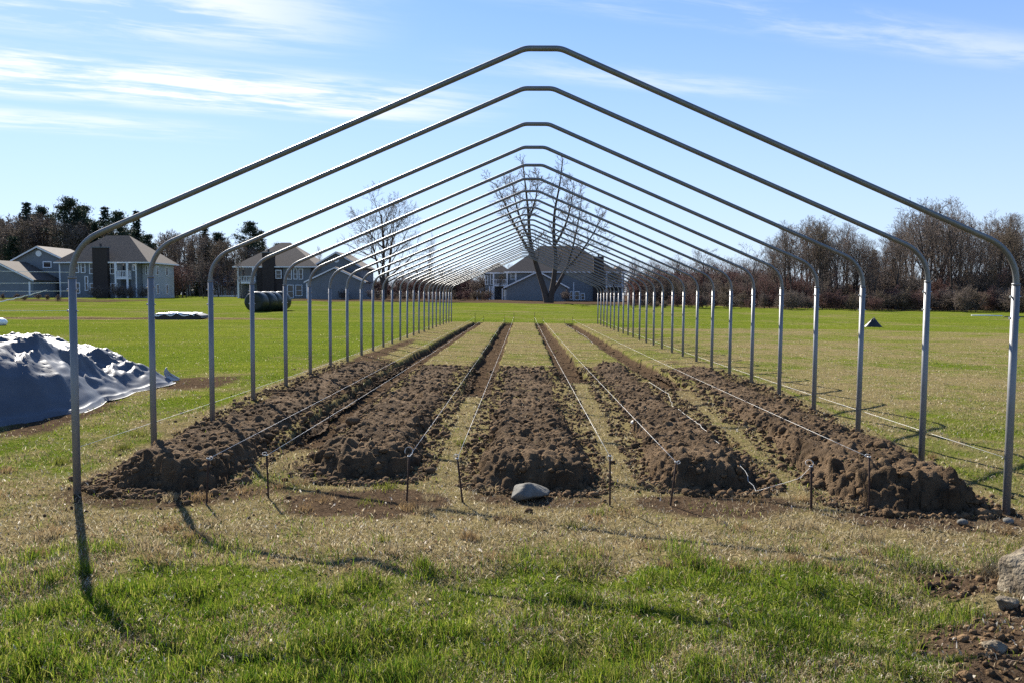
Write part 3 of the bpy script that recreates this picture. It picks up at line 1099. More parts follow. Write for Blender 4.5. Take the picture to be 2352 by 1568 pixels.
def gp(x, y):
    return float(top_z(np.array([x]), np.array([y]))[0])


def boulder(name, m, loc, size, seed, label, cat, rough=0.13, grain=0.03):
    v, f = ico(5)
    q = np.random.default_rng(seed)
    nrm = q.normal(size=(17, 3))
    nrm /= np.linalg.norm(nrm, axis=1)[:, None]
    dist = q.uniform(0.72, 1.0, 17)
    dt = v @ nrm.T
    t = np.where(dt > 0.05, dist / np.maximum(dt, 0.05), 9)
    k = 16.0
    s = -np.log(np.exp(-k * np.minimum(t, 3)).sum(1)) / k
    s = np.minimum(s, 1.25)
    s = s + rough * fbm(v[:, 0] * 3 + v[:, 2] * 2, v[:, 1] * 3 - v[:, 2], 4, seed) + grain * fbm(v[:, 0] * 11 + v[:, 2] * 7, v[:, 1] * 11 - v[:, 2] * 5, 3, seed + 1)
    return tag(obj(name, mesh_np(name, v * s[:, None] * np.array(size), f, True), m, loc=loc), label, cat)


p = at(1213, 1124, 7.0)
boulder("fieldstone", M['stone'], (p.x, 7.0, float(gz(np.array([p.x]), np.array([7.0]))[0]) + 0.062), (0.165, 0.12, 0.088), 14, "smooth rounded grey stone at the foot of the middle bed", "stone", 0.07, 0.008)
rock("pale_pebble", M['pale_stone'], (1.28, 10.15, gp(1.28, 10.15) + 0.03), (0.045, 0.04, 0.035), 5, "small white stone lying on a soil bed right of the middle one", "stone", 2, 0.2)
rock("earth_clod", M['clod'], (-2.22, 9.75, gp(-2.22, 9.75) + 0.07), (0.115, 0.10, 0.075), 8, "large squarish clod of earth on the edge of the leftmost trench", "clod", 3, 0.35, True)
rock("earth_clod", M['clod'], (-2.42, 10.1, gp(-2.42, 10.1) + 0.06), (0.10, 0.10, 0.075), 12, "rounder clod of earth behind the squarish one by the trench", "clod", 3, 0.35, True)
p = at(2350, 1345, 4.75)
boulder("sand_boulder", M['sand'], (p.x + 0.17, 4.85, gp(p.x, 4.85) + 0.05), (0.26, 0.23, 0.26), 22, "pale sandy rock cut off by the right edge", "rock")
for i, (x, y, sz) in enumerate([(2.56, 4.05, 0.075), (2.22, 3.95, 0.05), (2.62, 4.5, 0.05)]):
    boulder("field_rock", M['sand'], (x, y, gp(x, y) + sz * 0.3), (sz * 1.2, sz, sz * 0.8), 60 + i,
            ["dark angular rock in the bare soil below the sandy rock", "small rock half sunk in the bare soil at lower right", "small rock beside the sandy rock at the right edge"][i], "rock")
p = at(2005, 752, 45.0)
hv, hf = ico(4)
hz = np.maximum(hv[:, 2], -0.1)
hs = (1.05 - 0.75 * np.clip(hz, 0, 1)) * (1 + 0.22 * fbm(hv[:, 0] * 2.3 + hv[:, 2], hv[:, 1] * 2.3 + hv[:, 2], 3, 33))
hv = np.stack([hv[:, 0] * 0.46 * hs + 0.05 * hz, hv[:, 1] * 0.32 * hs, hz * 0.50 * (1 + 0.35 * fbm(hv[:, 0] * 3, hv[:, 1] * 3, 3, 34))], -1)
tag(obj("dark_heap", mesh_np("dark_heap", hv, hf, False), M['blackplastic'], loc=(p.x, 45, float(land(p.x, 45)))), "small dark peaked heap alone on the right field", "heap")
for i, (x, y) in enumerate([(3.42, 6.42), (3.86, 6.55)]):
    rock("pale_pebble", M['stone'], (x, y, gp(x, y) + 0.02), (0.045, 0.035, 0.03), 41 + i,
         ["small grey stone on the grass before the rightmost bed", "small grey stone against the nearest right post"][i], "stone", 2, 0.25)

# ------------------------------------------------------------------ tarp heap at the left
def tarp():
    cx, cy = -9.3, 12.0
    nth, nr = 420, 130
    th = np.linspace(0, 2 * np.pi, nth, endpoint=False)
    T, RR = np.meshgrid(th, np.linspace(0, 1, nr))
    ex = np.interp(np.mod(T, 2 * np.pi), [0, 0.35, 0.9, 1.57, 3.14, 4.71, 5.25, 5.75, 6.0, 2 * np.pi], [3.3, 3.75, 2.95, 2.3, 4.8, 4.5, 4.6, 4.05, 3.4, 3.3])
    ex = ex * (1 + 0.05 * fbm(np.cos(T) * 3, np.sin(T) * 3, 3, 61))
    x = cx + np.cos(T) * ex * RR
    y = cy + np.sin(T) * ex * RR * 0.86
    pe = np.interp(np.mod(T, 2 * np.pi), [0, .6, 1.2, 4.2, 4.8, 5.5, 6.0, 2 * np.pi], [3.2, 2.6, 4, 7, 10, 9.5, 5, 3.2])
    s = np.clip(1 - (RR / 0.965) ** pe, 0, 1)
    h = 0.91 * s ** 0.9
    h = h * (0.84 + 0.30 * fbm(x * 0.55, y * 0.55, 2, 62))
    ridge = lambda u, v, sd: 1 - np.abs(2 * vnoise(u, v, sd) - 1)
    wob = fbm(x * 0.7, y * 0.7, 3, 63)
    f1 = ridge(x * 0.9 - y * 0.9 + wob, (x + y) * 0.38 + wob, 64) ** 2
    f2 = ridge(x * 2.3 + y * 1.5 + 1.6 * wob, (x - y) * 0.8 + wob, 65) ** 2
    f3 = ridge(x * 6 + 2 * wob, y * 5 - 2 * wob, 66) ** 3
    env = np.clip(RR * 1.3, 0.25, 1) * np.clip((1 - RR) * 5, 0.15, 1)
    h = h + env * (0.22 * (f1 - 0.4) + 0.10 * (f2 - 0.4) + 0.085 * ridge(x * 1.25 + y * 0.6 + 1.2 * wob, y * 1.1 - x * 0.5 - wob, 71) ** 7 + 0.045 * ridge(x * 3.1 - y * 1.2 + wob, y * 2.6 + x * 0.8 + 2 * wob, 72) ** 6 + 0.045 * (f3 - 0.3) + 0.022 * ridge(x * 13 - y * 7 + 3 * wob, y * 9 + x * 4, 69) ** 3)
    low = sstep(0.88, 0.96, RR)
    hem = 0.05 * np.exp(-((RR - 0.955) / 0.035) ** 2) * (0.6 + 0.9 * vnoise(T * 9, RR * 2, 68))
    h = h * (1 - 0.35 * low) + hem + 0.025 * low * f2
    z = land(x, y) + np.maximum(h, 0.015) + 0.012
    z = np.where(RR > 0.985, land(x, y) + 0.01, z)
    o = Vector((cx, cy, float(land(cx, cy))))
    V = np.stack([x - o.x, y - o.y, z - o.z], -1).reshape(-1, 3)
    i = np.arange(nr - 1)[:, None] * nth
    j = np.arange(nth)[None, :]
    j2 = (j + 1) % nth
    f = np.stack([i + j, i + j2, i + nth + j2, i + nth + j], -1).reshape(-1, 4)
    root = tag(obj("tarp", mesh_np("tarp", V, f, True), M['tarp'], loc=o), "silver-blue plastic tarp thrown over a long heap at the left", "tarp")
    # turned-up corners
    for (px, py, sx, sz, rz) in ((-6.95, 10.55, 0.34, 0.34, 0.5), (-6.05, 13.25, 0.26, 0.24, -0.3)):
        q = []
        ff = []
        n = 9
        for a in range(n):
            for b in range(n):
                u, v = a / (n - 1), b / (n - 1)
                zz = sz * (1 - u) ** 0.8 * (1 - abs(2 * v - 1)) + 0.02
                xx = (v - 0.5) * sx * 1.5 + 0.1 * math.sin(v * 5)
                yy = (u - 0.3) * sx + 0.06 * math.sin(v * 7 + u * 3)
                q.append((xx * math.cos(rz) - yy * math.sin(rz) + px - o.x, xx * math.sin(rz) + yy * math.cos(rz) + py - o.y, zz + float(land(px, py)) - o.z))
        for a in range(n - 1):
            for b in range(n - 1):
                ff.append((a * n + b, a * n + b + 1, (a + 1) * n + b + 1, (a + 1) * n + b))
        c = obj("turned_corner", mesh_np("turned_corner", q, ff, True), M['tarp_hem'], root)
        sol = c.modifiers.new("thickness", 'SOLIDIFY')
        sol.thickness = 0.006


tarp()

# ------------------------------------------------------------------ round bales, flat bundle, pipes, bag, wire fence
def round_bale(loc, rz, label, rad=0.76, wid=1.22):
    n, prof = 44, [(0.0, 0.0), (0.35, 0.015), (0.56, 0.0), (0.65, 0.03), (0.705, 0.09), (0.745, 0.2), (0.752, 0.4), (0.762, 0.62), (0.75, 0.85), (0.735, 1.02), (0.69, 1.14), (0.62, 1.2), (0.4, 1.215), (0.0, 1.22)]
    q = np.random.default_rng(int(abs(loc[0] * 37 + loc[1] * 11)))
    v, f = [], []
    for k, (r0, w) in enumerate(prof):
        for a in range(n):
            t = a / n * 2 * math.pi
            rr = r0 * rad / 0.76 * (1 + 0.02 * math.sin(3 * t + k) + q.uniform(-.012, .012))
            zz = math.sin(t) * rr
            zz = max(zz, -rad * 0.93)
            v.append((math.cos(t) * rr, w - wid / 2 + q.uniform(-.012, .012), zz + rad * 0.93))
    for k in range(len(prof) - 1):
        for a in range(n):
            f.append((k * n + a, k * n + (a + 1) % n, (k + 1) * n + (a + 1) % n, (k + 1) * n + a))
    o = tag(obj("round_bale", mesh_np("round_bale", v, f, True), M['wrap'], loc=loc), label, "bale", "wrapped round bales in a row")
    o.rotation_euler = (0, 0, rz)
    return o


b0 = at(582, 710, 57.0)
dirv = Vector((math.sin(R(7)), math.cos(R(7)), 0))
bl = ["dark wrapped round bale at the near end, its round face showing", "dark green wrapped round bale second in the row", "dark green wrapped round bale third in the row", "dark wrapped round bale at the far end of the row"]
for i in range(4):
    q = Vector((b0.x, 57, 0)) + dirv * (0.62 + i * 1.27)
    round_bale((q.x + (0.0, 0.07, -0.03, 0.05)[i], q.y, float(land(q.x, q.y)) - 0.01), -R(7), bl[i])

p = at(418, 728, 45.0)
root = empty("flat_bundle", (p.x, 45, float(land(p.x, 45))), 0.03)
mb = MB()
mb.prism([(-1.22, 0.0), (1.1, 0.0), (1.32, 0.06), (1.28, 0.20), (1.0, 0.30), (-1.2, 0.30), (-1.27, 0.15)], -0.65, 0.65)
mb.build("bale_core", M['blackplastic'], root)
tag(root, "low flat bundle with white plastic top and black sides on the left field", "bundle")
n = 40
qv, qf = [], []
for a in range(n + 1):
    for b in range(13):
        u, v = a / n, b / 12
        xx = -1.26 + 2.2 * u + 0.04 * math.sin(b * 2.1)
        yy = -0.70 + 1.4 * v
        zz = 0.315 + 0.045 * float(fbm(np.array([u * 7]), np.array([v * 5]), 2, 3)[0]) + 0.05 * math.sin(u * 3.1)
        if b == 0:
            zz -= 0.13 + 0.05 * math.sin(u * 19)
        qv.append((xx, yy, zz))
for a in range(n):
    for b in range(12):
        qf.append((a * 13 + b, (a + 1) * 13 + b, (a + 1) * 13 + b + 1, a * 13 + b + 1))
c = obj("plastic_sheet", mesh_np("plastic_sheet", qv, qf, True), M['whiteplastic'], root)
c.modifiers.new("thickness", 'SOLIDIFY').thickness = 0.01

p = at(2, 744, 36)
v, f = ICO3
sb = v * np.array([0.32, 0.22, 0.20]) * (1 + 0.18 * fbm(v[:, 0] * 2 + v[:, 2], v[:, 1] * 2, 3, 8))[:, None]
sb[:, 2] = np.maximum(sb[:, 2], -0.15)
tag(obj("plastic_bag", mesh_np("plastic_bag", sb, f, True), M['whiteplastic'], loc=(p.x, 36, float(land(p.x, 36)) + 0.14)), "crumpled white plastic bag at the left edge beyond the tarp", "bag")

for (u0, u1, v0, v1, y, nm, m, lab) in ((2231, 2302, 723, 725, 70, "irrigation_pipe", M['whiteplastic'], "pale straight pipe lying before the wood, left of the black one"),
                                        (2306, 2420, 726, 731, 67, "irrigation_pipe", M['blackplastic'], "black straight pipe lying before the wood at the right edge")):
    a, b = at(u0, v0, y), at(u1, v1, y)
    za = float(land(a.x, y)) + 0.06
    zb = float(land(b.x, y)) + 0.06
    mb = MB()
    mb.tube([(a.x, y, za), ((a.x + b.x) / 2, y, (za + zb) / 2 + 0.02), (b.x, y, zb)], 0.05, 10)
    tag(mb.build(nm, m, smooth=True), lab, "pipe")

fp = [at(172, 700, 24.0), at(-60, 700, 24.0)]
fr = empty("wire_fence", (fp[0].x, 24.0, float(land(fp[0].x, 24))))
for q in fp:
    mb = MB()
    mb.tube([(q.x - fp[0].x, 0, -0.2), (q.x - fp[0].x, 0, 1.15)], 0.03, 8)
    mb.build("fence_post", M['rust'], fr)
for v0, v1 in ((622, 626), (651, 650), (669, 669), (714, 714)):
    a, b = at(172, v1, 24), at(-60, v0, 24)
    mb = MB()
    mb.tube([(a.x - fp[0].x, 0, a.z - fr.location.z), ((a.x + b.x) / 2 - fp[0].x, 0.01, (a.z + b.z) / 2 - fr.location.z - 0.008), (b.x - fp[0].x, 0, b.z - fr.location.z)], 0.006, 5)
    mb.build("wire_strand", M['twine'], fr)
q0, q1 = at(108, 667, 23.6), at(-40, 702, 23.6)
mb = MB()
pts = []
for k in range(24):
    t = k / 23
    pts.append((q0.x + (q1.x - q0.x) * t - fp[0].x, -0.4 + 0.02 * math.sin(k * 2.3), q0.z + (q1.z - q0.z) * t - 0.10 * t * (1 - t) + 0.010 * math.sin(k * 1.9) - fr.location.z))
mb.tube(pts, [0.008 + 0.016 * k / 23 for k in range(24)], 6)
mb.build("plastic_rope", M['twine'], fr, smooth=True)
tag(fr, "thin white wire strands fencing off the left edge of the field", "fence")

# ------------------------------------------------------------------ houses
SX = 1 / 1.0629


class House:
    """sizes are given in photograph pixels at the house's distance, turned into metres by k"""

    def __init__(s, name, u0, vb, D, label, cat="house"):
        s.k = D * SX / F
        s.u0, s.vb, s.D = u0, vb, D
        p = at(u0 * SX, vb * SX, D)
        s.zg = float(land(p.x, D))
        s.root = tag(empty(name, (p.x, D, s.zg)), label, cat)
        s.root["kind"] = "thing"
        s.dz = p.z - s.zg

    def X(s, u):
        return (u - s.u0) * s.k

    def Zz(s, v):
        return (s.vb - v) * s.k + s.dz

    def wall(s, u0, u1, vt, y0, y1, m, name="wall"):
        mb = MB()
        mb.box(s.X(u0), s.X(u1), y0, y1, -0.4, s.Zz(vt))
        o = mb.build(name, m, s.root)
        return o

    def gable_wall(s, u0, u1, ua, ve, va, y0, y1, m):
        mb = MB()
        mb.prism([(s.X(u0), -0.4), (s.X(u1), -0.4), (s.X(u1), s.Zz(ve)), (s.X(ua), s.Zz(va)), (s.X(u0), s.Zz(ve))], y0, y1)
        return mb.build("wall", m, s.root)

    def gable_roof(s, u0, u1, ua, ve, va, y0, y1, m, over=0.45, th=0.16):
        """ridge runs away from the camera"""
        xa, za = s.X(ua), s.Zz(va) + 0.03
        mb = MB()
        for xe in (s.X(u0), s.X(u1)):
            sg = -1 if xe < xa else 1
            sl = (za - s.Zz(ve)) / abs(xe - xa)
            xo, zo = xe + sg * over, s.Zz(ve) + 0.03 - over * sl
            poly = [(xo, zo), (xa, za), (xa, za + th * 1.3), (xo, zo + th)]
            if sg > 0:
                poly = [(xa, za), (xo, zo), (xo, zo + th), (xa, za + th * 1.3)]
            mb.prism(poly, y0 - over, y1 + over)
        rf = mb.build("roof", m, s.root)
        fb = MB()
        for xe in (s.X(u0), s.X(u1)):
            sg = -1 if xe < xa else 1
            sl = (za - s.Zz(ve)) / abs(xe - xa)
            xo, zo = xe + sg * over, s.Zz(ve) + 0.03 - over * sl
            a, b = ((xo, zo - 0.08), (xa, za - 0.08)) if sg < 0 else ((xa, za - 0.08), (xo, zo - 0.08))
            fb.prism([a, b, (b[0], b[1] + th + 0.06), (a[0], a[1] + th + 0.06)], y0 - over - 0.06, y0 - over - 0.005)
        fb.build("fascia", M['trim'], rf)
        return rf

    def hip_roof(s, u0, u1, ve, vr, y0, y1, m, ridge=None, over=0.5):
        x0, x1, y0, y1 = s.X(u0) - over, s.X(u1) + over, y0 - over, y1 + over
        ze, zr = s.Zz(ve), s.Zz(vr)
        w, d = x1 - x0, y1 - y0
        cx, cy = (x0 + x1) / 2, (y0 + y1) / 2
        if ridge:
            ra, rb = ridge
        elif w > d:
            ra, rb = (x0 + d / 2, cy), (x1 - d / 2, cy)
        else:
            ra, rb = (cx, y0 + w / 2), (cx, y1 - w / 2 + 0.01)
        mb = MB()
        v = [(x0, y0, ze - 0.16), (x1, y0, ze - 0.16), (x1, y1, ze - 0.16), (x0, y1, ze - 0.16), (x0, y0, ze), (x1, y0, ze), (x1, y1, ze), (x0, y1, ze), (*ra, zr), (*rb, zr)]
        f = [(3, 2, 1, 0), (0, 1, 5, 4), (1, 2, 6, 5), (2, 3, 7, 6), (3, 0, 4, 7)]
        if abs(ra[1] - rb[1]) > abs(ra[0] - rb[0]):
            f += [(4, 5, 8), (5, 6, 9, 8), (6, 7, 9), (7, 4, 8, 9)]
        else:
            f += [(4, 5, 9, 8), (5, 6, 9), (6, 7, 8, 9), (7, 4, 8)]
        mb.add(v, f)
        rf = mb.build("roof", m, s.root)
        g = MB()
        g.box(x0 - 0.03, x1 + 0.03, y0 - 0.09, y0 - 0.005, ze - 0.2, ze - 0.02)
        g.box(x1 + 0.005, x1 + 0.09, y0, y1, ze - 0.2, ze - 0.02)
        g.build("gutter", M['trim'], rf)
        return rf

    def chimney(s, u0, u1, v0, y0, y1, vb=None):
        mb = MB()
        mb.box(s.X(u0), s.X(u1), y0, y1, -0.4, s.Zz(v0))
        c = mb.build("chimney", M['brick'], s.root)
        cb = MB()
        cb.box(s.X(u0) - 0.12, s.X(u1) + 0.12, y0 - 0.12, y1 + 0.12, s.Zz(v0), s.Zz(v0) + 0.14)
        cb.build("cap", M['siding2'], c)
        fb = MB()
        xm = (s.X(u0) + s.X(u1)) / 2
        fb.tube([(xm, (y0 + y1) / 2, s.Zz(v0) + 0.1), (xm, (y0 + y1) / 2, s.Zz(v0) + 0.6)], 0.16, 10)
        fb.build("flue", M['blackplastic'], c)
        return c

    def window(s, u0, u1, v0, v1, y, fw=0.12, mull=0, parent=None, side=None):
        x0, x1, z0, z1 = s.X(u0), s.X(u1), s.Zz(v1), s.Zz(v0)
        mb = MB()
        d0, d1 = y - 0.09, y + 0.04
        mb.box(x0, x1, d0, d1, z1 - fw, z1)
        mb.box(x0, x1, d0 - 0.03, d1, z0, z0 + fw)
        mb.box(x0, x0 + fw, d0, d1, z0 + fw, z1 - fw)
        mb.box(x1 - fw, x1, d0, d1, z0 + fw, z1 - fw)
        for k in range(mull):
            xm = x0 + (x1 - x0) * (k + 1) / (mull + 1)
            mb.box(xm - fw / 3, xm + fw / 3, d0 + 0.01, d1, z0 + fw, z1 - fw)
        zm = (z0 + z1) / 2
        if z1 - z0 > 1.1:
            for k in range(mull + 1):
                xa = x0 + (x1 - x0) * k / (mull + 1) + fw
                xb = x0 + (x1 - x0) * (k + 1) / (mull + 1) - fw
                mb.box(xa, xb, d0 + 0.02, d1, zm - 0.03, zm + 0.03)
        w = mb.build("window", M['trim'], s.root)
        g = MB()
        g.box(x0 + fw * 0.6, x1 - fw * 0.6, y - 0.045, y + 0.03, z0 + fw * 0.6, z1 - fw * 0.6)
        g.build("pane", M['glass'], w)
        return w

    def side_window(s, x, y0, y1, v0, v1):
        """on a wall that faces +x"""
        z0, z1 = s.Zz(v1), s.Zz(v0)
        mb = MB()
        for a in ((y0, y1, z1 - 0.1, z1), (y0, y1, z0, z0 + 0.1), (y0, y0 + 0.1, z0 + 0.1, z1 - 0.1), (y1 - 0.1, y1, z0 + 0.1, z1 - 0.1)):
            mb.box(x - 0.03, x + 0.08, *a)
        w = mb.build("window", M['trim'], s.root)
        g = MB()
        g.box(x - 0.02, x + 0.04, y0 + 0.06, y1 - 0.06, z0 + 0.06, z1 - 0.06)
        g.build("pane", M['glass'], w)

    def balcony(s, u0, u1, vtop, vrail, vfl, y, depth=1.4, back=True, lower=None):
        x0, x1 = s.X(u0), s.X(u1)
        zf, zr, zt = s.Zz(vfl), s.Zz(vrail), s.Zz(vtop)
        mb = MB()
        mb.box(x0, x1, y - depth, y - 0.01, zf - 0.28, zf)
        b = mb.build("balcony", M['trim'], s.root)
        rl = MB()
        rl.box(x0, x1, y - depth - 0.02, y - depth + 0.06, zr - 0.08, zr)
        rl.box(x0, x1, y - depth - 0.01, y - depth + 0.05, zf + 0.08, zf + 0.15)
        nb = max(5, int((x1 - x0) / 0.24))
        for k in range(nb + 1):
            xm = x0 + (x1 - x0) * k / nb
            rl.box(xm - 0.035, xm + 0.035, y - depth, y - depth + 0.04, zf, zr - 0.08)
        for xs in (x0, x1):
            ys = y - depth + 0.3
            while ys < y - 0.1:
                rl.box(xs - 0.03, xs + 0.03, ys - 0.03, ys + 0.03, zf, zr - 0.08)
                ys += 0.26
            rl.box(xs - 0.035, xs + 0.035, y - depth + 0.06, y - 0.02, zr - 0.08, zr)
        rl.build("railing", M['trim'], b)
        for xs in (x0 - 0.02, x1 + 0.02):
            pm = MB()
            pm.box(xs - 0.11, xs + 0.11, y - depth - 0.11, y - depth + 0.11, -0.3, zt)
            pm.build("post", M['trim'], b)
        rc = MB()
        rc.box(x0 + 0.15, x1 - 0.15, y - 0.06, y - 0.012, zf + 0.02, zt - 0.15)
        rc.build("balcony_door", M['glass'], s.root)
        lo = MB()
        lo.box(x0 + 0.15, x1 - 0.15, y - 0.07, y - 0.012, 0.0, zf - 0.45)
        lo.build("patio_door", M['door'], s.root)
        return b

    def strip(s, u0, u1, v0, v1, y, m=None, name="corner_board"):
        mb = MB()
        mb.box(s.X(u0), s.X(u1), y - 0.07, y + 0.02, s.Zz(v1), s.Zz(v0))
        return mb.build(name, m or M['trim'], s.root)

    def vent(s, u, v, r, y):
        mb = MB()
        mb.tube([(s.X(u), y - 0.08, s.Zz(v)), (s.X(u), y - 0.005, s.Zz(v))], r, 20)
        return mb.build("round_vent", M['trim'], s.root)


# house at the left: hipped block, gabled wing, gabled garage in front
Q1 = lambda zx, zy: (zx / 4.704, 460 + zy / 4.704)
h = House("house", 147, 729, 118, "pale blue house with hipped brown roof and shake chimney at the left")
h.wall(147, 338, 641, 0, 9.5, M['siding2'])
h.wall(339, 362, 641, 1.6, 9.3, M['siding'])  # same siding as the front, paler colour standing in for sky light
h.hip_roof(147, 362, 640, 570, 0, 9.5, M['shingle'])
ch = h.chimney(236, 272, 606, -0.75, 0.0)
for zx0, zx1, zy0, zy1 in ((850, 925, 858, 975), (945, 1000, 850, 975), (1042, 1108, 862, 988), (1283, 1366, 858, 990), (850, 930, 1085, 1212), (985, 1028, 1010, 1180), (1042, 1106, 1090, 1195), (1283, 1368, 1092, 1196)):
    a, b = Q1(zx0, zy0), Q1(zx1, zy1)
    h.window(a[0], b[0], a[1], b[1], 0.0, 0.13)
h.balcony(297, 325, 642, 662, 678, 0.0, 1.3)
h.window(329, 336, 646, 662, 0.0, 0.1)
h.strip(147, 150, 641, 726, 0.0)
h.strip(335, 338, 641, 726, 0.0)
for zx, y0 in ((1640, 3.2),):
    h.window(zx / 4.704 - 1, zx / 4.704 + 5, 648, 671, 1.6, 0.09)
    h.window(zx / 4.704 - 1, zx / 4.704 + 5, 694, 719, 1.6, 0.09)
for ya in (3.0, 6.2):
    h.side_window(h.X(362), ya, ya + 0.9, 648, 671)
    h.side_window(h.X(362), ya, ya + 0.9, 694, 719)
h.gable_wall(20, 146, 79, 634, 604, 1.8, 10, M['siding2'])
h.gable_roof(20, 146, 79, 634, 603, 1.8, 10, M['shingle_pale'])
h.vent(80, 618, 0.45, 1.8)
a, b = Q1(422, 833), Q1(525, 912)
h.window(a[0], b[0], a[1], b[1], 1.8, 0.14)
h.gable_wall(-40, 134, 47, 686, 645, -5.2, 1.7, M['siding2'])
h.gable_roof(-40, 134, 47, 686, 643, -5.2, 1.7, M['shingle'], 0.3)
h.strip(124, 128, 690, 720, -5.2)
h.vent(44, 657, 0.35, -5.2)

# house left of centre: brown hipped roof, shake wall, balcony, gabled wing and garage to the right
Q2 = lambda zx, zy: (400 + zx / 4.704, 460 + zy / 4.704)
h = House("house", 580, 735, 128, "brown-roofed house with white balcony behind the wrapped round bales")
h.wall(580, 760, 652, 0, 10, M['siding2'])
h.hip_roof(580, 772, 651, 588, 0, 11, M['shingle'])
h.chimney(645.5, 674.5, 619, -0.7, 0.0)
h.wall(630, 692, 654, -0.35, -0.01, M['brick'], "shake_wall")
h.balcony(590, 626, 652, 675, 689, 0.0, 1.3)
for zx0, zx1, zy0, zy1 in ((1300, 1370, 940, 1040), (1425, 1480, 925, 1050), (1500, 1545, 925, 1050), (1560, 1610, 925, 1050), (1425, 1500, 1110, 1265), (1520, 1600, 1110, 1240)):
    a, b = Q2(zx0, zy0), Q2(zx1, zy1)
    h.window(a[0], b[0], a[1], b[1], 0.0 if zx0 > 1375 else -0.35, 0.11)
h.gable_wall(762, 880, 821, 652, 619, 1.0, 12, M['siding2'])
h.gable_roof(762, 880, 821, 652, 618, 1.0, 12, M['shingle'])
h.vent(821, 635, 0.42, 1.0)
h.gable_wall(768, 905, 836, 690, 660, -4.5, 0.9, M['siding2'])
h.gable_roof(768, 905, 836, 690, 658, -4.5, 0.9, M['shingle'], 0.3)
h.strip(768, 771, 692, 732, -4.5)

# small pale house between them, farther off
h = House("house", 455, 730, 168, "small far house with pale grey roof and dark garage door")
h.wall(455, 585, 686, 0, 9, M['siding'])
h.hip_roof(455, 585, 686, 634, 0, 9, M['shingle_pale'])
h.gable_wall(496, 560, 528, 698, 676, -4, -0.01, M['siding'])
h.gable_roof(496, 560, 528, 698, 674, -4, -0.01, M['shingle'], 0.4)
h.strip(521, 546, 709, 728, -4, M['glass'], "garage_door")
h.strip(494, 512, 712, 728, -4, M['siding2'], "garage_door")
h.balcony(499, 508, 676, 684, 692, 0, 0.9)
h.window(528, 540, 684, 694, 0.0, 0.13)
h.window(563, 575, 690, 702, 0.0, 0.13)

# house at the centre seen through the far hoops
Q4 = lambda zx, zy: (1100 + zx / 4.704, 560 + zy / 4.704)
h = House("house", 1174, 737, 138, "white-railed pale house seen through the far hoops at the centre")
h.wall(1241, 1500, 665, 0, 12, M['siding2'])
h.hip_roof(1238, 1500, 664, 597, 0, 12, M['shingle'])
h.wall(1184, 1240, 666, 0.4, 8, M['siding2'])
h.hip_roof(1182, 1246, 666, 640, 0.4, 8, M['shingle'], over=0.35)
h.balcony(1206, 1238, 667, 683, 696, 0.4, 1.5)
for zx0, zx1, zy0, zy1 in ((395, 430, 535, 640), (455, 490, 510, 640), (400, 440, 705, 800), (690, 745, 500, 580)):
    a, b = Q4(zx0, zy0), Q4(zx1, zy1)
    h.window(a[0], b[0], a[1], b[1], 0.4 if zx0 < 600 else 0.0, 0.1)
h.strip(1258, 1261, 666, 690, 0.0)
mb = MB()
mb.prism([(h.X(1158), h.Zz(711)), (h.X(1182), h.Zz(711)), (h.X(1182), h.Zz(702))], -1.6, 1.5)
mb.build("porch_roof", M['shingle_pale'], h.root)
for u in (1165, 1173, 1195, 1201):
    mb = MB()
    mb.box(h.X(u), h.X(u) + 0.18, -1.5, -1.3, -0.3, h.Zz(711 if u < 1180 else 700))
    mb.build("porch_post", M['trim'], h.root)
h.gable_wall(1238, 1378, 1312, 702, 668, -5, -0.01, M['siding2'])
h.gable_roof(1238, 1378, 1312, 702, 667, -5, -0.01, M['shingle_pale'], 0.5)
h.strip(1231, 1238, 708, 735, -4.9, M['siding'])
h.strip(1227, 1229, 706, 735, -5.2)
for zx0, zx1, zy0, zy1 in ((1365, 1405, 715, 810), (1420, 1480, 715, 815), (1490, 1540, 735, 815), (1770, 1810, 715, 790), (1860, 1920, 715, 800)):
    a, b = Q4(zx0, zy0), Q4(zx1, zy1)
    h.window(a[0], b[0], a[1], b[1], 0.0, 0.12)
h.strip(1399, 1401, 690, 735, 0.0)
h.chimney(1447, 1472, 630, -0.7, 0.0)
h.balcony(1478, 1516, 665, 685, 698, 0.0, 1.3)
h.wall(1501, 1523, 665, 0, 8, M['siding'])
h.hip_roof(1497, 1525, 664, 650, 0, 8, M['shingle'], over=0.3)

p0, p1 = at(522 * SX, 731 * SX, 152), at(590 * SX, 731 * SX, 152)
mb = MB()
mb.box(p0.x, p1.x + 2, 150, 156, 0, float(land(p0.x, 152)) + 0.28)
tag(mb.build("driveway", M['concrete']), "sunlit pale driveway before the small far house", "driveway", kind="structure")

# ------------------------------------------------------------------ trees
def rot_about(d, axis, ang):
    return Matrix.Rotation(ang, 3, axis) @ d


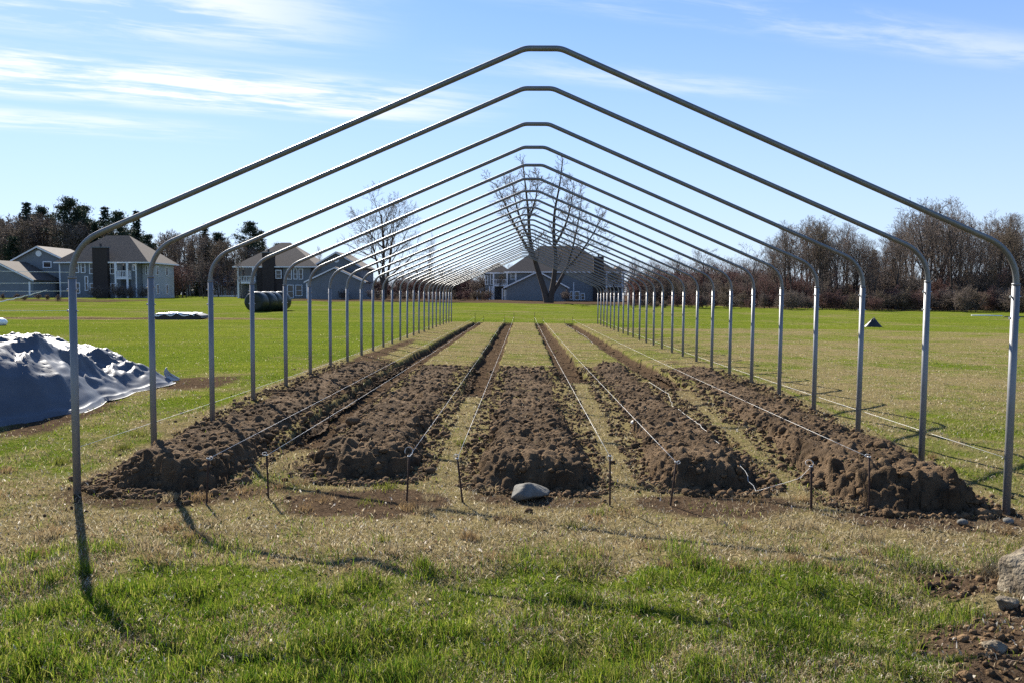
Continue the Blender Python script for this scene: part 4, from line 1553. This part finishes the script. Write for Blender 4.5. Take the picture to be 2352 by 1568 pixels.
def grow(rnd, p, d, L, r, level, spec, out, tw):
    """a limb and its side shoots; out gets limbs, tw gets twigs"""
    n = 5 if level < 2 else (4 if level == 2 else 3)
    pts = [p.copy()]
    rad = [r]
    d = d.normalized()
    up = spec['up'][min(level, len(spec['up']) - 1)]
    for k in range(n):
        j = spec['wob'] * (1.0 if level else 0.35)
        d = (d + Vector((rnd.gauss(0, j), rnd.gauss(0, j), rnd.gauss(0, j) + up))).normalized()
        pts.append(pts[-1] + d * L / n)
        rad.append(r * (1 - (k + 1) / n * (0.72 if level < spec['lev'] else 0.85)))
    (out if level <= spec['limb'] else tw).append((np.array([q[:] for q in pts]), np.array(rad), (8 if level == 0 else 5 if level <= 1 else 3)))
    if level >= spec['lev']:
        return
    cnt = spec['n'][level]
    lo = spec['lo'] if level == 0 else 0.22
    for c in range(cnt):
        t = lo + (1 - lo) * (c + rnd.uniform(0.2, 0.9)) / cnt
        t = min(t, 0.99)
        i = min(int(t * n), n - 1)
        q = pts[i].lerp(pts[i + 1], t * n - i)
        dd = (pts[i + 1] - pts[i]).normalized()
        ax = dd.orthogonal().normalized()
        ax = rot_about(ax, dd, c * 2.4 + rnd.uniform(-0.6, 0.6))
        ang = R(rnd.uniform(*spec['ang'][min(level, len(spec['ang']) - 1)]))
        nd = rot_about(dd, ax, ang)
        ln = L * spec['len'][min(level, len(spec['len']) - 1)] * (1.12 - 0.55 * (t - lo) / (1 - lo)) * rnd.uniform(0.75, 1.2)
        rr = max(spec['rmin'], r * (1 - t * 0.6) * spec['rr'])
        grow(rnd, q, nd, ln, rr, level + 1, spec, out, tw)


SPECS = {
    # tall woodland tree, narrow
    'wood': dict(lev=4, limb=2, n=[10, 6, 5, 3], lo=0.24, ang=[(14, 32), (22, 45), (25, 50), (20, 55)], len=[0.45, 0.55, 0.55, 0.6], up=[0.05, 0.10, 0.08, 0.05, 0.02], wob=0.11, rmin=0.022, rr=0.5),
    # broad open tree
    'broad': dict(lev=4, limb=2, n=[8, 7, 5, 3], lo=0.16, ang=[(28, 58), (28, 55), (25, 60), (20, 60)], len=[0.62, 0.52, 0.5, 0.6], up=[0.03, 0.07, 0.05, 0.04, 0.0], wob=0.12, rmin=0.022, rr=0.52),
    # many-stemmed brush
    'brush': dict(lev=3, limb=0, n=[9, 8, 5], lo=0.05, ang=[(18, 50), (25, 60), (20, 65)], len=[0.6, 0.5, 0.5], up=[0.08, 0.06, 0.03, 0.0], wob=0.14, rmin=0.024, rr=0.5),
}


def tree_proto(seed, spec, H, r0, stems=None):
    rnd = random.Random(seed)
    out, tw = [], []
    if stems is None:
        stems = [(Vector((0, 0, -0.3)), Vector((rnd.gauss(0, .03), rnd.gauss(0, .03), 1)), H, r0)]
    for p, d, L, r in stems:
        grow(rnd, p, d, L, r, 0, SPECS[spec], out, tw)
    return tubes_mesh("trunk", out), tubes_mesh("crown", tw)


def make_tree(name, meshes, loc, scale, rz, label, cat="tree", group=None, m0='bark', m1='twigs'):
    o = empty(name, loc, rz)
    o.scale = scale
    a = bpy.data.objects.new("trunk", meshes[0])
    b = bpy.data.objects.new("crown", meshes[1])
    for c, mm in ((a, m0), (b, m1)):
        COL.objects.link(c)
        c.parent = o
        if not c.data.materials:
            c.data.materials.append(M[mm])
        if c.data.materials[0] != M[mm]:
            c.material_slots[0].link = 'OBJECT'
            c.material_slots[0].material = M[mm]
    return tag(o, label, cat, group)


def gl(x, y):
    return float(land(x, y))


# the wide forked tree at the centre, its limbs set as in the photograph
D = 112
k = D / F
base = at(1262, 694, D)


def L3(u, v, dy=0.0):
    return Vector(((u - 1262) * k, dy, (694 - v) * k))


def limb_path(pts, r0, r1, n=8):
    pts = [Vector(q) for q in pts]
    P = []
    for i in range(len(pts) - 1):
        for j in range(4):
            P.append(pts[i].lerp(pts[i + 1], j / 4))
    P.append(pts[-1])
    P = np.array([q[:] for q in P])
    # relax corners
    for _ in range(3):
        P[1:-1] = (P[:-2] + P[2:] + 2 * P[1:-1]) / 4
    return P, np.linspace(r0, r1, len(P)), n


rnd = random.Random(77)
out, tw = [], []
main = [
    ([L3(1258, 698), L3(1252, 668, .2), L3(1240, 632, .5), L3(1228, 595, .6), L3(1216, 548, .5), L3(1214, 490, .3), L3(1207, 430, .2), L3(1200, 368, 0)], 0.50, 0.05),
    ([L3(1264, 698), L3(1266, 672, -.2), L3(1272, 640, -.6), L3(1276, 590, -.8), L3(1270, 540, -.9), L3(1272, 485, -.7), L3(1284, 430, -.5), L3(1292, 366, 0)], 0.46, 0.05),
    ([L3(1268, 672), L3(1288, 640, .8), L3(1305, 606, 1.4), L3(1318, 560, 1.8), L3(1330, 505, 2), L3(1338, 440, 2)], 0.28, 0.04),
    ([L3(1230, 598), L3(1205, 560, -1), L3(1180, 515, -1.8), L3(1160, 470, -2), L3(1140, 425, -2.2)], 0.26, 0.04),
    ([L3(1218, 552), L3(1196, 505, 1), L3(1182, 455, 1.6), L3(1176, 410, 2)], 0.20, 0.035),
    ([L3(1300, 615), L3(1328, 585, -1), L3(1355, 545, -2), L3(1378, 500, -2.4)], 0.22, 0.035),
    ([L3(1275, 560), L3(1298, 520, 1), L3(1312, 470, 1.5), L3(1318, 415, 1.6)], 0.20, 0.035),
    ([L3(1216, 500), L3(1232, 455, -1), L3(1236, 400, -1.2)], 0.14, 0.03),
]
sp = dict(SPECS['broad'])
for pts, r0, r1 in main:
    P, RR_, n = limb_path(pts, r0, r1)
    out.append((P, RR_, n))
    m_ = len(P)
    for c in range(11):
        t = 0.36 + 0.62 * (c + rnd.random()) / 11
        i = min(int(t * (m_ - 1)), m_ - 2)
        q = Vector(P[i])
        dd = (Vector(P[i + 1]) - Vector(P[i])).normalized()
        ax = rot_about(dd.orthogonal().normalized(), dd, c * 2.4 + rnd.uniform(-.5, .5))
        nd = rot_about(dd, ax, R(rnd.uniform(30, 65)))
        grow(rnd, q, nd, rnd.uniform(2.2, 4.6) * (1.1 - 0.5 * t), max(0.03, RR_[i] * 0.42), 2, dict(sp, lev=4, rmin=0.030, n=[0, 0, 7, 5], up=[0, 0, .10, .05, .02]), out, tw)
make_tree("forked_tree", (tubes_mesh("trunk", out), tubes_mesh("crown", tw)), (base.x, D, gl(base.x, D) - 0.1), (1, 1, 1), 0,
          "tall bare forked tree rising behind the hoops at the centre")

# bare tree left of centre
p = at(880, 694, 116)
rnd = random.Random(5)
st = [(Vector((0, 0, -0.3)), Vector((0.02, 0, 1)), 12.6, 0.34), (Vector((0.3, 0.2, 0.3)), Vector((0.22, 0.1, 1)), 11.4, 0.26), (Vector((-0.1, 0, 2.2)), Vector((-0.25, 0, 1)), 8.6, 0.18)]
make_tree("maple_tree", tree_proto(15, 'broad', 12, 0.3, st), (p.x, 116, gl(p.x, 116)), (1, 1, 1), 0.6, "bare round-crowned tree beside the gabled garage, left of centre")

WOOD = [tree_proto(s, 'wood', 13, 0.20) for s in (21, 22, 23, 24, 25)]
SPECS['wood_far'] = dict(SPECS['wood'], rmin=0.045)
WOODF = [tree_proto(s, 'wood_far', 13, 0.22) for s in (26, 27, 28)]
BROAD = [tree_proto(s, 'broad', 11, 0.24) for s in (31, 32, 33)]
rb = random.Random(51)
BRUSH = []
for s in (41, 42, 43):
    q = random.Random(s)
    st = [(Vector((q.gauss(0, .5), q.gauss(0, .5), -0.1)), Vector((q.gauss(0, .28), q.gauss(0, .28), 1)), q.uniform(2.4, 4.2), 0.035) for _ in range(9)]
    BRUSH.append(tree_proto(s, 'brush', 4, 0.04, st))


def spruce(seed, H, wid, drop=0.35):
    q = np.random.default_rng(seed)
    tv = [(np.array([[0, 0, -0.3], [0.03, 0, H * .5], [0, 0, H]]), np.array([0.2, 0.12, 0.02]), 7)]
    vs = []
    z = H * 0.06
    while z < H * 0.985:
        t = z / H
        rad = wid * (1 - t) ** 0.85 * q.uniform(0.75, 1.15) + 0.12
        nb = max(5, int(11 * (1 - t) + 4))
        a0 = q.uniform(0, 6.28)
        for b in range(nb):
            a = a0 + b / nb * 6.283 + q.uniform(-.25, .25)
            rr = rad * q.uniform(0.7, 1.12)
            m_ = max(3, int(rr / 0.20))
            for s_ in range(m_):
                f = (s_ + 0.6) / m_
                c = np.array([math.cos(a) * rr * f, math.sin(a) * rr * f, z - drop * rr * f * f + q.uniform(-.08, .08)])
                for _ in range(4):
                    sz = q.uniform(0.18, 0.36)
                    u = np.array([math.cos(a + q.normal(0, .7)), math.sin(a + q.normal(0, .7)), q.normal(-.25, .35)]) * sz
                    w = np.cross(u, q.normal(size=3))
                    w = w / (np.linalg.norm(w) + 1e-9) * sz * 0.45
                    o = c + q.normal(0, 0.10, 3)
                    vs += [o - w, o + w, o + u * 1.5]
        z += 0.34 + 0.10 * q.random()
    v = np.array(vs)
    return tubes_mesh("trunk", tv), mesh_np("crown", v, np.arange(len(v)).reshape(-1, 3))


def pine(seed, H, wid):
    """ragged pine: clumps of needles at the ends of level limbs"""
    q = np.random.default_rng(seed)
    tv = [(np.array([[0, 0, -0.3], [0.1, 0, H * .5], [0.05, 0.1, H * 0.97]]), np.array([0.26, 0.17, 0.04]), 7)]
    vs = []
    z = H * 0.20
    while z < H:
        t = z / H
        rad = wid * (0.55 + 0.55 * math.sin(min(1, (1 - t) * 1.35) * 1.57)) * (1.0 if t < 0.75 else (1.02 - t) / 0.27 + 0.12)
        for b in range(q.integers(3, 6)):
            a = q.uniform(0, 6.28)
            rr = max(0.3, rad * q.uniform(0.45, 1.1))
            e = np.array([math.cos(a) * rr, math.sin(a) * rr, z + rr * 0.22])
            tv.append((np.array([[0, 0, z], e * np.array([.5, .5, 0]) + [0, 0, z + rr * .05], e]), np.array([0.05, 0.035, 0.012]), 4))
            for f in (0.45, 0.7, 0.95):
                c = np.array([e[0] * f, e[1] * f, z + rr * 0.22 * f * f])
                cs = q.uniform(0.28, 0.6) * (0.6 + 0.5 * f)
                for _ in range(60):
                    o = c + q.normal(0, 1, 3) * np.array([cs, cs, cs * 0.5])
                    sz = q.uniform(0.12, 0.27)
                    u = q.normal(size=3)
                    u[2] = abs(u[2])
                    u = u / np.linalg.norm(u) * sz
                    w = np.cross(u, q.normal(size=3))
                    w = w / (np.linalg.norm(w) + 1e-9) * sz * 0.4
                    vs += [o - w, o + w, o + u * 1.4]
        z += q.uniform(0.45, 0.8)
    v = np.array(vs)
    return tubes_mesh("trunk", tv), mesh_np("crown", v, np.arange(len(v)).reshape(-1, 3))


SPR = [spruce(61, 15, 3.0), spruce(62, 15, 2.5), spruce(63, 14, 3.4, 0.2)]
PIN = [pine(71, 16, 3.4), pine(72, 15, 2.8), pine(73, 15, 3.6)]

# evergreens behind the left house: (u, v of the top, distance, kind, label)
ev = [(2, 500, 168, 's', "dark spruce at the left edge behind the pale blue house"),
      (60, 462, 165, 's', "tall pointed spruce with clear tiers behind the left house's gabled wing"),
      (95, 478, 172, 'p', "grey-green round-topped pine right of the tall tiered spruce"),
      (30, 545, 150, 'p', "low dark pine left of the tiered spruce"),
      (158, 458, 160, 'p', "ragged tall pine leaning over the left house's roof, highest in the row"),
      (192, 474, 166, 'p', "dark pine just right of the ragged tall one"),
      (218, 508, 158, 's', "short dark spruce low above the left house's roof"),
      (241, 472, 170, 's', "slender spruce with a thin top above the chimney"),
      (272, 486, 160, 'p', "broad blunt-topped dark pine right of the chimney"),
      (312, 480, 168, 's', "narrow spruce crossed by the nearest hoop"),
      (340, 540, 155, 'p', "dark low pine at the right end of the left house's roof"),
      (470, 513, 165, 's', "dark spruce above the small far house"),
      (440, 552, 175, 's', "shorter spruce left of the one above the small far house"),
      (502, 535, 175, 'p', "pine with a loose crown right of the small far house's spruce"),
      (575, 510, 165, 'p', "tall dark pine between the third and fourth left posts"),
      (600, 528, 172, 's', "spruce right beside the tall dark pine over the brown-roofed house"),
      (640, 560, 180, 'p', "low pine showing above the brown roof"),
      (1898, 585, 118, 's', "small dark spruce standing in the right wood, left one of three"),
      (2008, 572, 112, 's', "small pointed spruce in the right wood, middle one of three"),
      (2052, 590, 108, 's', "small dark spruce in the right wood, right one of three")]
r_ = random.Random(3)
for i, (u, v, D, kd, lab) in enumerate(ev):
    p = at(u, v, D)
    g = gl(p.x, D)
    pr = (SPR if kd == 's' else PIN)[r_.randrange(3)]
    H0 = {id(SPR[0]): 15, id(SPR[1]): 15, id(SPR[2]): 14, id(PIN[0]): 16, id(PIN[1]): 15, id(PIN[2]): 15}[id(pr)]
    s = (p.z - g) / H0
    w = s * r_.uniform(0.9, 1.15)
    make_tree("spruce_tree" if kd == 's' else "pine_tree", pr, (p.x, D, g), (w, w, s), r_.uniform(0, 6.28), lab, "tree", "evergreens among the bare trees", 'bark', 'needle' if kd == 's' or i % 2 else 'needle2')


def line(us, vs, D0, D1, n, seed, group, label, kinds, m1s, name="bare_tree", jit=10, top_var=0.22):
    """a belt of bare trees whose tops follow the outline (us, vs)"""
    q = random.Random(seed)
    for i in range(n):
        u = us[0] + (us[-1] - us[0]) * (i + q.uniform(0.1, 0.9)) / n
        D = q.uniform(D0, D1)
        v = float(np.interp(u, us, vs)) + abs(q.gauss(0, 1)) * jit
        p = at(u, v, D)
        g = gl(p.x, D)
        kd = q.choice(kinds)
        pr, H0 = (q.choice(WOODF), 15.5) if kd == 'f' else (q.choice(WOOD), 15.5) if kd == 'w' else (q.choice(BROAD), 14.0) if kd == 'b' else (q.choice(BRUSH), 4.6)
        s = max(0.15, (p.z - g) / H0)
        w = s * q.uniform(0.85, 1.25)
        if kd == 'x':
            w = max(w, s * 1.2)
        make_tree(name, pr, (p.x, D, g), (w, w, s), q.uniform(0, 6.28), label, "tree" if kd != 'x' else "shrub", group, 'bark', q.choice(m1s))


line([-60, 120, 330, 430, 640], [500, 500, 545, 530, 575], 150, 185, 78, 301, "bare trees behind the left houses", "bare grey tree in the wood behind the left houses", 'fffb', ['twigs', 'twigs', 'twigs_tan'])
line([330, 640, 760], [600, 605, 620], 142, 165, 26, 302, "reddish trees behind the left houses", "low reddish-brown bare tree behind the houses on the left", 'b', ['twigs_red', 'twigs_red', 'twigs'], name="thicket_tree")
line([880, 1000, 1120, 1260], [612, 610, 605, 610], 135, 165, 30, 303, "low trees left of the centre house", "low brown bare tree between the garage and the centre house", 'bbw', ['twigs_red', 'twigs', 'twigs_tan'], name="thicket_tree", jit=9)
line([1360, 1500, 1640, 1790], [608, 590, 588, 592], 128, 165, 34, 304, "low trees right of the centre house", "low brown bare tree between the centre house and the right wood", 'wbb', ['twigs_red', 'twigs', 'twigs'], name="thicket_tree", jit=9)
line([1770, 1800, 1850, 1950, 1985, 2040, 2075, 2110, 2180, 2215, 2300, 2420], [560, 518, 508, 520, 552, 545, 500, 472, 474, 505, 500, 500], 92, 128, 80, 305,
     "bare trees of the right wood", "bare brown tree in the wood along the right field edge", 'www', ['twigs', 'twigs', 'twigs', 'twigs_tan'], jit=22)
line([1640, 1790, 1950, 2080, 2420], [648, 634, 640, 622, 620], 98, 122, 62, 314, "tall brush inside the right wood", "tall tangled brush between the trunks of the right wood", 'x', ['twigs', 'twigs_red', 'twigs_tan'], name="wood_brush", jit=14)
line([1500, 1790, 1950, 2420], [640, 625, 600, 590], 88, 112, 60, 306, "young trees at the right field edge", "young twiggy tree in the right wood's lower storey", 'bww', ['twigs', 'twigs', 'twigs_tan', 'twigs_red'], name="sapling", jit=12)
line([1440, 1800, 2420], [678, 668, 655], 84, 92, 46, 307, "brush along the right field edge", "tangled brown brush along the foot of the right wood", 'x', ['twigs_tan', 'twigs', 'twigs_red'], name="brush_shrub", jit=9)
line([1450, 1520, 1640, 1800], [632, 622, 618, 622], 118, 150, 44, 311, "thicket right of the centre house", "dark reddish thicket bush between the centre house and the right wood", 'x', ['twigs_red', 'twigs_red', 'twigs'], name="thicket_bush", jit=10)
line([850, 1000, 1120, 1200], [640, 636, 630, 630], 140, 160, 26, 312, "thicket left of the centre house", "dark thicket bush behind the gap left of the centre house", 'x', ['twigs_red', 'twigs', 'twigs'], name="thicket_bush", jit=8)
line([380, 560, 700], [632, 630, 640], 170, 190, 20, 313, "thicket behind the small far house", "dark thicket bush behind the small far house", 'x', ['twigs_red', 'twigs', 'twigs'], name="thicket_bush", jit=8)
line([880, 1130], [668, 664], 118, 130, 22, 308, "brush left of the centre house", "brown brush between the garage and the centre house", 'x', ['twigs_red', 'twigs', 'twigs_tan'], name="brush_shrub", jit=6)
line([-20, 140], [688, 688], 88, 100, 7, 309, "brush before the left house", "low brown brush on the strip before the left house", 'x', ['twigs_tan', 'twigs'], name="brush_shrub", jit=3)
line([355, 430], [592, 600], 126, 140, 8, 310, "red shrubs beside the left house", "dark red budding bush right of the left house", 'bx', ['twigs_red'], name="red_bush", jit=14)

# single trees that stand out
for (u, v, D, pr, H0, w, m1, nm, lab) in ((465, 588, 122, WOOD[1], 15.5, 0.9, 'twigs', "young_tree", "thin young tree before the small far house, left one"),
                                         (553, 600, 122, WOOD[3], 15.5, 0.8, 'twigs', "young_tree", "thin young tree before the small far house, near the bales"),
                                         (1620, 566, 120, BROAD[1], 14, 1.0, 'twigs', "bare_tree", "lone bare tree standing above the thicket, crossed by the fourth hoop"),
                                         (1722, 560, 118, BROAD[2], 14, 0.9, 'twigs', "bare_tree", "dark-stemmed bare tree left of the right wood's tall edge"),
                                         (1810, 512, 104, BROAD[0], 14, 0.9, 'twigs', "bare_tree", "wide fan-shaped bare tree at the left end of the right wood"),
                                         (1880, 508, 102, BROAD[1], 14, 0.9, 'twigs', "bare_tree", "fan-shaped bare tree second from the right wood's left end"),
                                         (2135, 462, 96, BROAD[2], 14, 0.85, 'twigs', "bare_tree", "tallest bare tree of the right wood, open crown above the rest"),
                                         (985, 548, 130, WOOD[2], 15.5, 0.5, 'twigs', "bare_tree", "slim bare tree rising right of the round-crowned tree"),
                                         (735, 575, 150, WOOD[0], 15.5, 0.6, 'twigs', "bare_tree", "slim bare tree rising behind the brown roof")):
    p = at(u, v, D)
    g = gl(p.x, D)
    s = (p.z - g) / H0
    make_tree(nm, pr, (p.x, D, g), (s * w * 1.1, s * w * 1.1, s), u * 0.37, lab, "tree", None, 'bark', m1)
for i, (u, D, s) in enumerate(((268, 115, 0.42), (300, 115.5, 0.36), (330, 116, 0.36), (225, 115, 0.35), (790, 122, 0.33), (860, 121, 0.35), (1300, 128, 0.38), (1395, 132, 0.42))):
    p = at(u, 690, D)
    make_tree("foundation_shrub", BRUSH[i % 3], (p.x, D, gl(p.x, D)), (s * 1.5, s, s), i * 1.3,
              ["low dark shrub under the left house's chimney", "low shrub under the left house's balcony", "low shrub by the left house's corner", "low shrub under the left house's bay window",
               "low shrub by the left garage of the brown-roofed house", "low shrub at the right garage wall of the brown-roofed house", "low shrub at the centre house's garage wall", "low shrub by the centre house's porch windows"][i],
              "shrub", "shrubs against the houses", 'bark', 'twigs')
